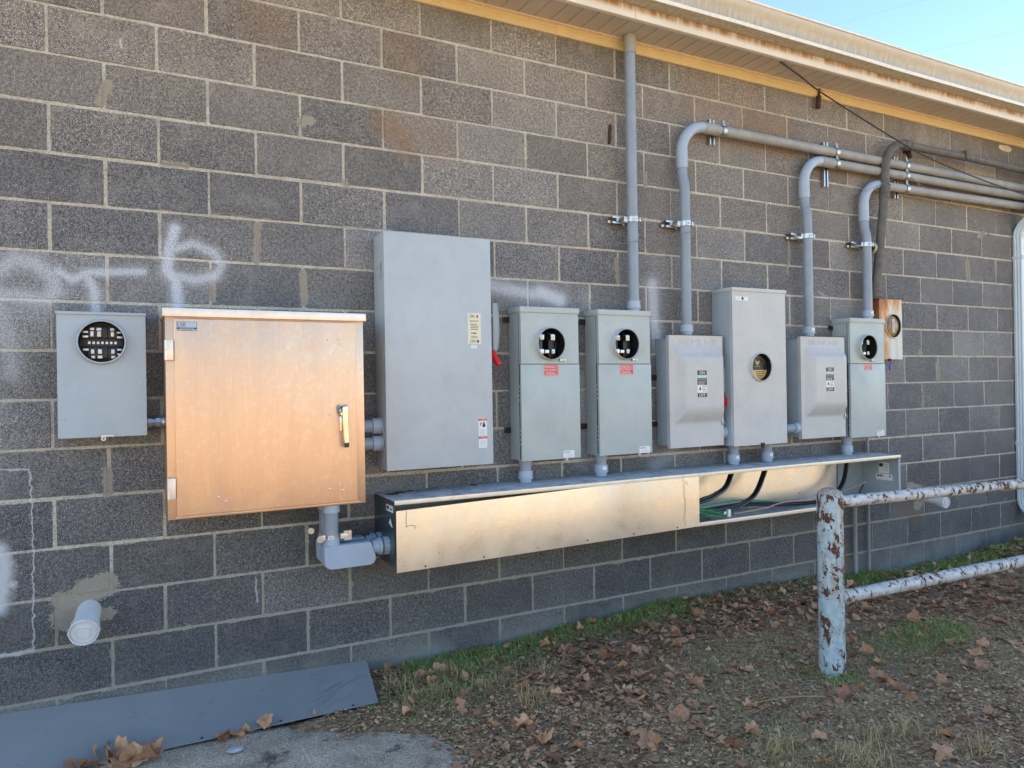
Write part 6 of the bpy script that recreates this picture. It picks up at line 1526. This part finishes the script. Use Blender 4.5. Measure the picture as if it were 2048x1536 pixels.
# small stones and crumbs on the pad
def pad_s(n):
    x = RNG.uniform(-0.3, 1.5, n); y = RNG.uniform(-1.9, -0.36, n); k = in_pad(x, y) & (RNG.uniform(0, 1, n) < 0.15+0.85*np.clip(vnoise(x, y, 3, 31)*2-0.9, 0, 1)); return x[k], y[k], np.ones(k.sum())
_old = GZ
def GZ(x, y):
    return np.where(pad_mask(x, y) > 0.3, -1.7885, _old(x, y))
flakes(5000, pad_s, 0.002, 0.006, 'grit', m_frag, 0.002, 0.3)
flakes(900, pad_s, 0.002, 0.005, 'grit', m_straw, 0.002, 0.3)

# big fallen leaves, each an object
def leaf_mesh(seed, kind):
    rnd = random.Random(seed); bm = B(); n = 22; pts = []
    for k in range(n):
        a = 2*PI*k/n+PI/2
        if kind == 0:   # lobed sycamore outline
            lob = 0.72+0.28*abs(math.cos(2.5*(a-PI/2)))**1.2; lob += 0.10*(k % 2); r = lob*(0.85+0.15*math.sin(a))
        elif kind == 1: # oak-like long
            r = (0.72+0.2*(k % 2))*math.sqrt((0.55*math.cos(a))**2+math.sin(a)**2)
        else:           # crumpled half leaf
            r = 0.55+0.35*rnd.random()
        r *= 0.5*(1+rnd.uniform(-0.2, 0.12)); pts.append((r*math.cos(a), r*math.sin(a)))
    fold = rnd.uniform(0.2, 1.7); curl = rnd.uniform(-1.3, 1.4); tw = rnd.uniform(-1.2, 1.2)
    def Zf(x, y): return fold*abs(x)*0.55+curl*(y*y)*0.9+tw*x*y*1.5+0.05*math.sin(9*x+seed)+0.04*math.sin(11*y)
    mid_ = [(p_[0]*0.55, p_[1]*0.55) for p_ in pts]
    c_ = bm.verts.new((0, 0, Zf(0, 0))); m_ = [bm.verts.new((x, y, Zf(x, y)+rnd.uniform(-0.02, 0.02))) for x, y in mid_]; o_ = [bm.verts.new((x, y, Zf(x, y)+rnd.uniform(-0.03, 0.05))) for x, y in pts]
    for k in range(n):
        j = (k+1) % n; bm.faces.new((c_, m_[k], m_[j])); bm.faces.new((m_[k], o_[k], o_[j], m_[j]))
    # stem
    s0 = [bm.verts.new((-0.008, -0.3, Zf(0, -0.3)+0.01)), bm.verts.new((0.008, -0.3, Zf(0, -0.3)+0.01)), bm.verts.new((0.03, -0.85, Zf(0, -0.5)+0.1))]; bm.faces.new(s0)
    zs = [v.co.z for v in bm.verts]; z0 = min(zs)
    for v in bm.verts: v.co.z -= z0
    me = new_mesh(bm, 'leaf', m_leaf, 60)
    at = me.attributes.new('tone', 'FLOAT', 'POINT'); at.data.foreach_set('value', [rnd.uniform(0.0, 1.0)]*len(me.vertices)); return me
LM = [leaf_mesh(s, s % 3 if s % 3 != 1 or s % 2 else 0) for s in range(18)]
def put_leaf(p_, size, lab, grp, rot=None, me=None, tilt=0.35, nm='fallen_leaf'):
    o = bpy.data.objects.new(nm, me or random.choice(LM)); COL.objects.link(o)
    o.location = p_+Vector((0, 0, 0.004)); o.scale = (size, size, size*random.uniform(0.7, 1.15)); o.rotation_euler = (random.gauss(0, tilt), random.gauss(0, tilt), rot if rot is not None else random.uniform(0, 2*PI))
    if o.location.y > -0.05: o.location.y = -0.05
    o['label'] = lab; o['category'] = 'leaf'
    if grp: o['group'] = grp
    return o
GL = 'fallen brown leaves scattered on the soil'
special = [((1355, 1437), 0.115, 'pale tan two lobed leaf lying alone on bare soil'), ((1052, 1455), 0.105, 'large orange brown leaf standing on its edge near the picture bottom'), ((1990, 1212), 0.11, 'upright tan leaf standing on the soil at far right'),
           ((1574, 1418), 0.09, 'rounded pinkish leaf left of the post foot'), ((1085, 1490), 0.10, 'curled brown leaf lowest near the concrete pad edge'), ((1905, 1478), 0.09, 'pointed tan leaf standing among grass at lower right'),
           ((775, 1345), 0.10, 'reddish leaf leaning on the wall just right of the sheet'), ((1200, 1360), 0.0, '')]
for (u, v), s, lab in special:
    if s: put_leaf(on_ground(u, v), s, lab, None, tilt=0.5)
pix = [(880, 1345), (900, 1350), (925, 1362), (870, 1365), (845, 1358), (1102, 1285), (1090, 1292), (1118, 1290), (1135, 1312), (930, 1393), (1050, 1385), (1110, 1395), (1005, 1352), (1160, 1330), (1210, 1325), (1225, 1320), (1180, 1300), (1300, 1262), (1320, 1258), (1345, 1270), (1290, 1280), (1380, 1262), (1418, 1270), (1480, 1255), (1505, 1230), (1490, 1220), (1400, 1235), (1450, 1245), (1540, 1230), (1560, 1260),
       (1310, 1320), (1340, 1340), (1260, 1345), (1200, 1420), (1390, 1372), (1460, 1345), (1500, 1340), (1590, 1300), (1605, 1330), (1240, 1465), (1300, 1490), (1420, 1475), (1010, 1500), (1150, 1500), (1110, 1520), (990, 1455), (950, 1470), (1700, 1290), (1730, 1310), (1760, 1330), (1800, 1280), (1830, 1240), (1870, 1210), (1750, 1350), (1900, 1290), (1930, 1300), (1960, 1310), (2000, 1280), (2030, 1290), (1850, 1260), (1780, 1380), (1820, 1400), (1700, 1400), (1500, 1420), (1560, 1530), (1640, 1480), (1880, 1510), (1730, 1220), (1780, 1200), (1850, 1195)]
gl_lab = 'dry brown fallen leaf lying on the soil between the wall and the post'
ZX = [(2.02, 'under the tall panel'), (2.53, 'under the first open meter box'), (3.03, 'under the second open meter box'), (3.54, 'under the left safety switch'), (4.11, 'under the round window box'), (4.65, 'under the right safety switch'), (5.08, 'under the last meter box'), (99, 'right of the trough')]
def leaf_lab(p_, size):
    zn = next(n for x, n in ZX if p_.x < x); sz = 'large' if size > 0.078 else 'small' if size < 0.05 else 'middling'
    if p_.y > -0.28: w = 'against the wall foot '+zn
    elif p_.y > -0.75: w = 'a step off the wall '+zn
    elif p_.x < pb.x-0.25: w = 'on open soil left of the flaking post'
    elif p_.x < pb.x+0.3: w = 'on open soil beside the flaking post foot'
    else: w = 'among grass right of the flaking post'
    return '%s dry brown leaf %s' % (sz, w)
n_l = 0
for u, v in pix:
    q_ = on_ground(u+random.uniform(-6, 6), v+random.uniform(-4, 4)); z_ = random.uniform(0.055, 0.105); put_leaf(q_, z_, leaf_lab(q_, z_), GL); n_l += 1
while n_l < 290:
    x = random.uniform(1.3, 6.2); y = -abs(random.gauss(0.25, 0.55)) if random.random() < 0.75 else random.uniform(-2.1, -0.3)
    if y > -0.05 or (x < 1.35 and y > -0.45) or pad_mask(x, y) > 0.05 and random.random() < 0.9: continue
    if x < 2.2 and random.random() < 0.5: continue
    q = proj(Vector((x, y, -1.76)))
    if not q or not (-20 < q[0] < 2070 and q[1] < 1560): continue
    z_ = random.uniform(0.035, 0.08); q_ = Vector((x, y, gz(x, y))); put_leaf(q_, z_, leaf_lab(q_, z_), GL); n_l += 1
# leaves gathered along the sheet's front edge
for (u, v, s) in ((195, 1512, 0.10), (215, 1522, 0.12), (262, 1518, 0.12), (285, 1512, 0.11), (300, 1520, 0.10), (150, 1532, 0.09), (205, 1500, 0.11), (225, 1515, 0.12), (250, 1505, 0.11), (275, 1503, 0.12), (305, 1500, 0.10), (180, 1530, 0.10), (320, 1490, 0.07), (240, 1530, 0.10)):
    put_leaf(Gp(u, v+4, -1.78), s*1.0, 'brown leaf in the heap against the front edge of the sheet', 'leaves heaped along the sheet, left', tilt=0.6)
for (u, v, s) in ((450, 1475, 0.08), (470, 1470, 0.09), (490, 1462, 0.07), (440, 1478, 0.05)):
    put_leaf(Gp(u, v+3, -1.78), s*0.95, 'brown leaf in the small pile under the middle of the sheet edge', 'leaves piled at the middle of the sheet edge', tilt=0.5)
put_leaf(Gp(533, 1448, -1.772), 0.08, 'crumpled brown leaf resting on the sheet edge by the last but one hole', None, tilt=0.6)
put_leaf(Gp(630, 1427, -1.772), 0.04, 'small orange leaf scrap at the sheet edge near its right corner', None, tilt=0.4)
put_leaf(W(1511, 905, -0.06)+Vector((0, 0, -0.015)), 0.07, 'dark brown leaf lying on top of the wireway under the round window box', None, tilt=0.3)
# crumpled foil scrap on the pad
bm = B(); bmesh.ops.create_icosphere(bm, subdivisions=2, radius=0.024); q = Gp(470, 1502, -1.785)
for v in bm.verts: v.co = Vector((v.co.x*1.3, v.co.y*1.0, v.co.z*0.22))+Vector((random.uniform(-1, 1), random.uniform(-1, 1), random.uniform(-0.6, 0.6)))*0.004+q+Vector((0, 0, 0.006))
solo('foil_scrap', bm, plain('pale_crumpled_plastic', (0.5, 0.52, 0.54), 0.3), 'crumpled pale plastic scrap lying on the concrete pad', 'scrap', smooth=0)
bm = B(); a = on_ground(1515, 1410); b = on_ground(1650, 1400); tube(bm, smooth_path([a+Vector((0, 0, 0.012)), a.lerp(b, 0.5)+Vector((0, 0.006, 0.022)), b+Vector((0, 0, 0.015))], 5), [0.003]*11, 6); solo('dry_stalk', bm, m_straw, 'long pale dry stalk lying on the soil left of the post', 'twig')
# debris on the wireway top
bm = B()
for (u, v, s) in ((800, 985, 0.03), (785, 988, 0.035), (932, 966, 0.022), (820, 982, 0.02)):
    d_ = _ray(u, v); p_ = CAM+d_*((gzt-CAM.z)/d_.z); lathe(bm, (p_.x, min(p_.y, -0.03), gzt), (0, 0, 1), [(0, s), (0.002, s*0.8), (0.004, s*0.3)], 9)
for v in bm.verts: v.co.x += random.uniform(-0.006, 0.006); v.co.y += random.uniform(-0.003, 0.003)
solo('dirt_crumbs', bm, m_rustd, None, None, kind='stuff')
print('objects', len(scene.objects), 'blocks', cnt)
